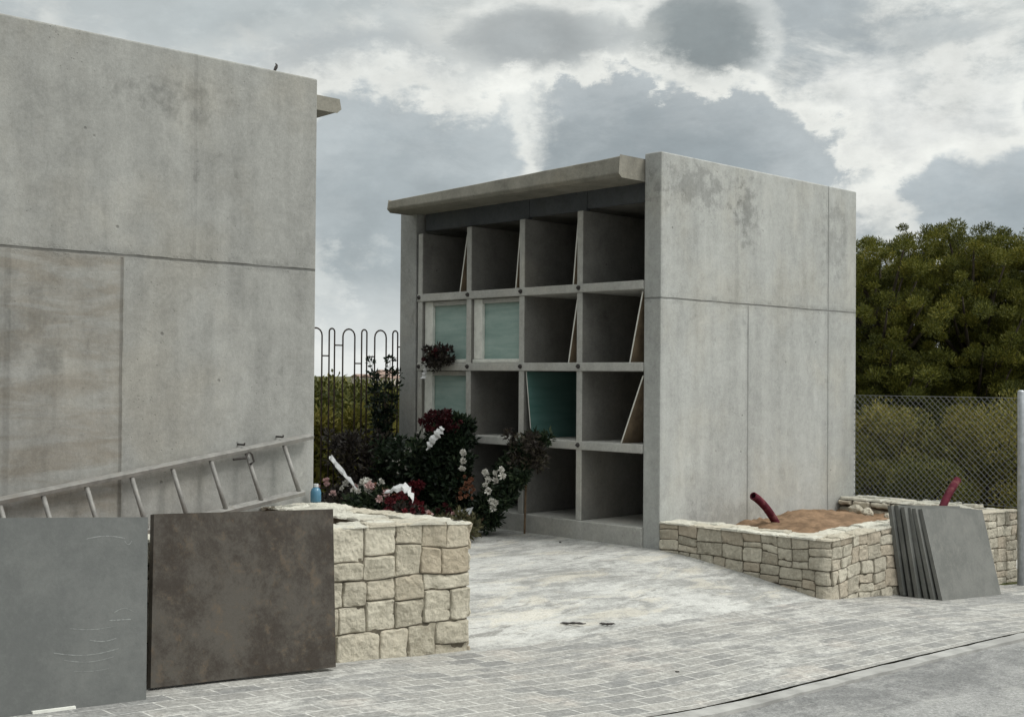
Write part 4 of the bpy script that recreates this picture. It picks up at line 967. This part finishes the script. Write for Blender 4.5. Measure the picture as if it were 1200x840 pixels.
ribbon([(-1.28, 2.36, .41), (-1.28, 2.22, .46), (-1.26, 2.08, .49), (-1.26, 1.99, .44), (-1.26, 1.94, .36)], [.01, .045, .06, .05, .02], M_ribbon, b4, 'paper_wrap', side=(.5, .3, .6))
bouquet(-1.0, 1.72, 0, .30, .25, .26, [M_pkp, M_orp], [4, 5], .028, 'low mixed bouquet of dry sprigs near the planter corner', fol_mat('dry_leaves', [(0, (.03, .03, .015)), (1, (.17, .16, .08))], .1))
bouquet(-.62, 2.2, 0, .26, .16, .18, [M_dred], [14], .035, 'dark red bouquet at the foot of the tall wreath')
# bouquet on the shelf
sb = thing('bouquet', (-.04, 2.95, 1.60), 'small dark bouquet on the ledge of a sealed niche, white ribbon hanging down', 'bouquet', 'bouquets laid between the blocks')
mass('leaves', lambda: (-.07+.07*U(-1, 1), 2.96+.17*U(-1, 1), 1.76+.08*U(-1, 1)), 30, .045, 34, .045, .022, M_pleaf, sb, .4)
mass('trailing_leaves', lambda: (-.09+.04*U(-1, 1), 2.99+.05*U(-1, 1), 1.66+.05*U(-1, 1)), 8, .035, 24, .04, .02, M_pleaf, sb, .5)
blooms('flower', [(-.12+.05*U(-1, 1), 2.97+.16*U(-1, 1), 1.78+.07*U(-1, 1)) for _ in range(16)], .026, M_dred, sb)
ribbon([(-.10, 3.13, 1.70), (-.08, 3.17, 1.62), (-.09, 3.19, 1.52)], [.008, .022, .04], M_ribbon, sb)

# blue bottle on the planter
bt = thing('bottle', (-3.90, -.08, .672), 'blue plastic bottle on the planter top by the wall corner', 'bottle')
m_bl, T, b = mat('blue_plastic', .2, .5); b.inputs['Base Color'].default_value = (.06, .16, .24, 1)
obj('body', MB().tube([(-3.84, -.08, .676), (-3.84, -.08, .682), (-3.84, -.08, .745), (-3.84, -.08, .765), (-3.84, -.08, .78)], [.034, .037, .037, .030, .014], 16), m_bl, bt, smooth=True)
obj('cap', MB().tube([(-3.84, -.08, .78), (-3.84, -.08, .80)], .018, 12), M_card, bt)
# small bird on the wall
bd = MB().tube([(-4.13, .05, 3.60), (-4.12, .05, 3.615), (-4.11, .05, 3.635), (-4.105, .05, 3.65), (-4.115, .05, 3.662)], [.003, .010, .012, .008, .003], 8)
tag(obj('bird', bd, M_bolt, smooth=True), 'tiny dark bird perched on top of the near block wall', 'bird')
# debris
for i, (x, y, s, lb) in enumerate([(-2.62, -.07, .10, 'black twig on the slab beside the near planter'), (-2.72, -1.45, .08, 'dark broken twig where slab meets paving'), (-2.5, -1.56, .05, 'short dark sliver on the edge of the paving')]):
    g = G(x, y)+.004; mb = MB(); pts = [(x+s*(t-.5)*2*(.75), y-s*(t-.5)*1.6+.012*nz(t*6, i), g+.006+.006*nz(t*5, i+3)) for t in [k/8 for k in range(9)]]
    mb.tube(pts, [.002, .007, .009, .006, .010, .007, .009, .005, .002], 6); tag(obj('twig', mb, M_bolt), lb, 'twig')
rg = random.Random(12)
for x, y, s, lb in [(-3.2, -2.7, .011, 'tiny mortar crumb on the block paving near the kerb'), (-.35, .9, .010, 'tiny crumb lying close to the niche plinth')]:
    g = G(x, y)
    vs = [(x+s*rg.uniform(.7, 1.3)*a, y+s*rg.uniform(.7, 1.3)*b_, g+s*(.9*c_+.3)) for a, b_, c_ in ((-1, -1, -.5), (1, -1, -.5), (1, 1, -.5), (-1, 1, -.5), (-.7, -.6, .5), (.6, -.7, .6), (.7, .6, .4), (-.6, .7, .5))]
    tag(obj('mortar_crumb', MB().hexa(vs), M_bolt), lb, 'crumb', 'mortar crumbs scattered on the ground')
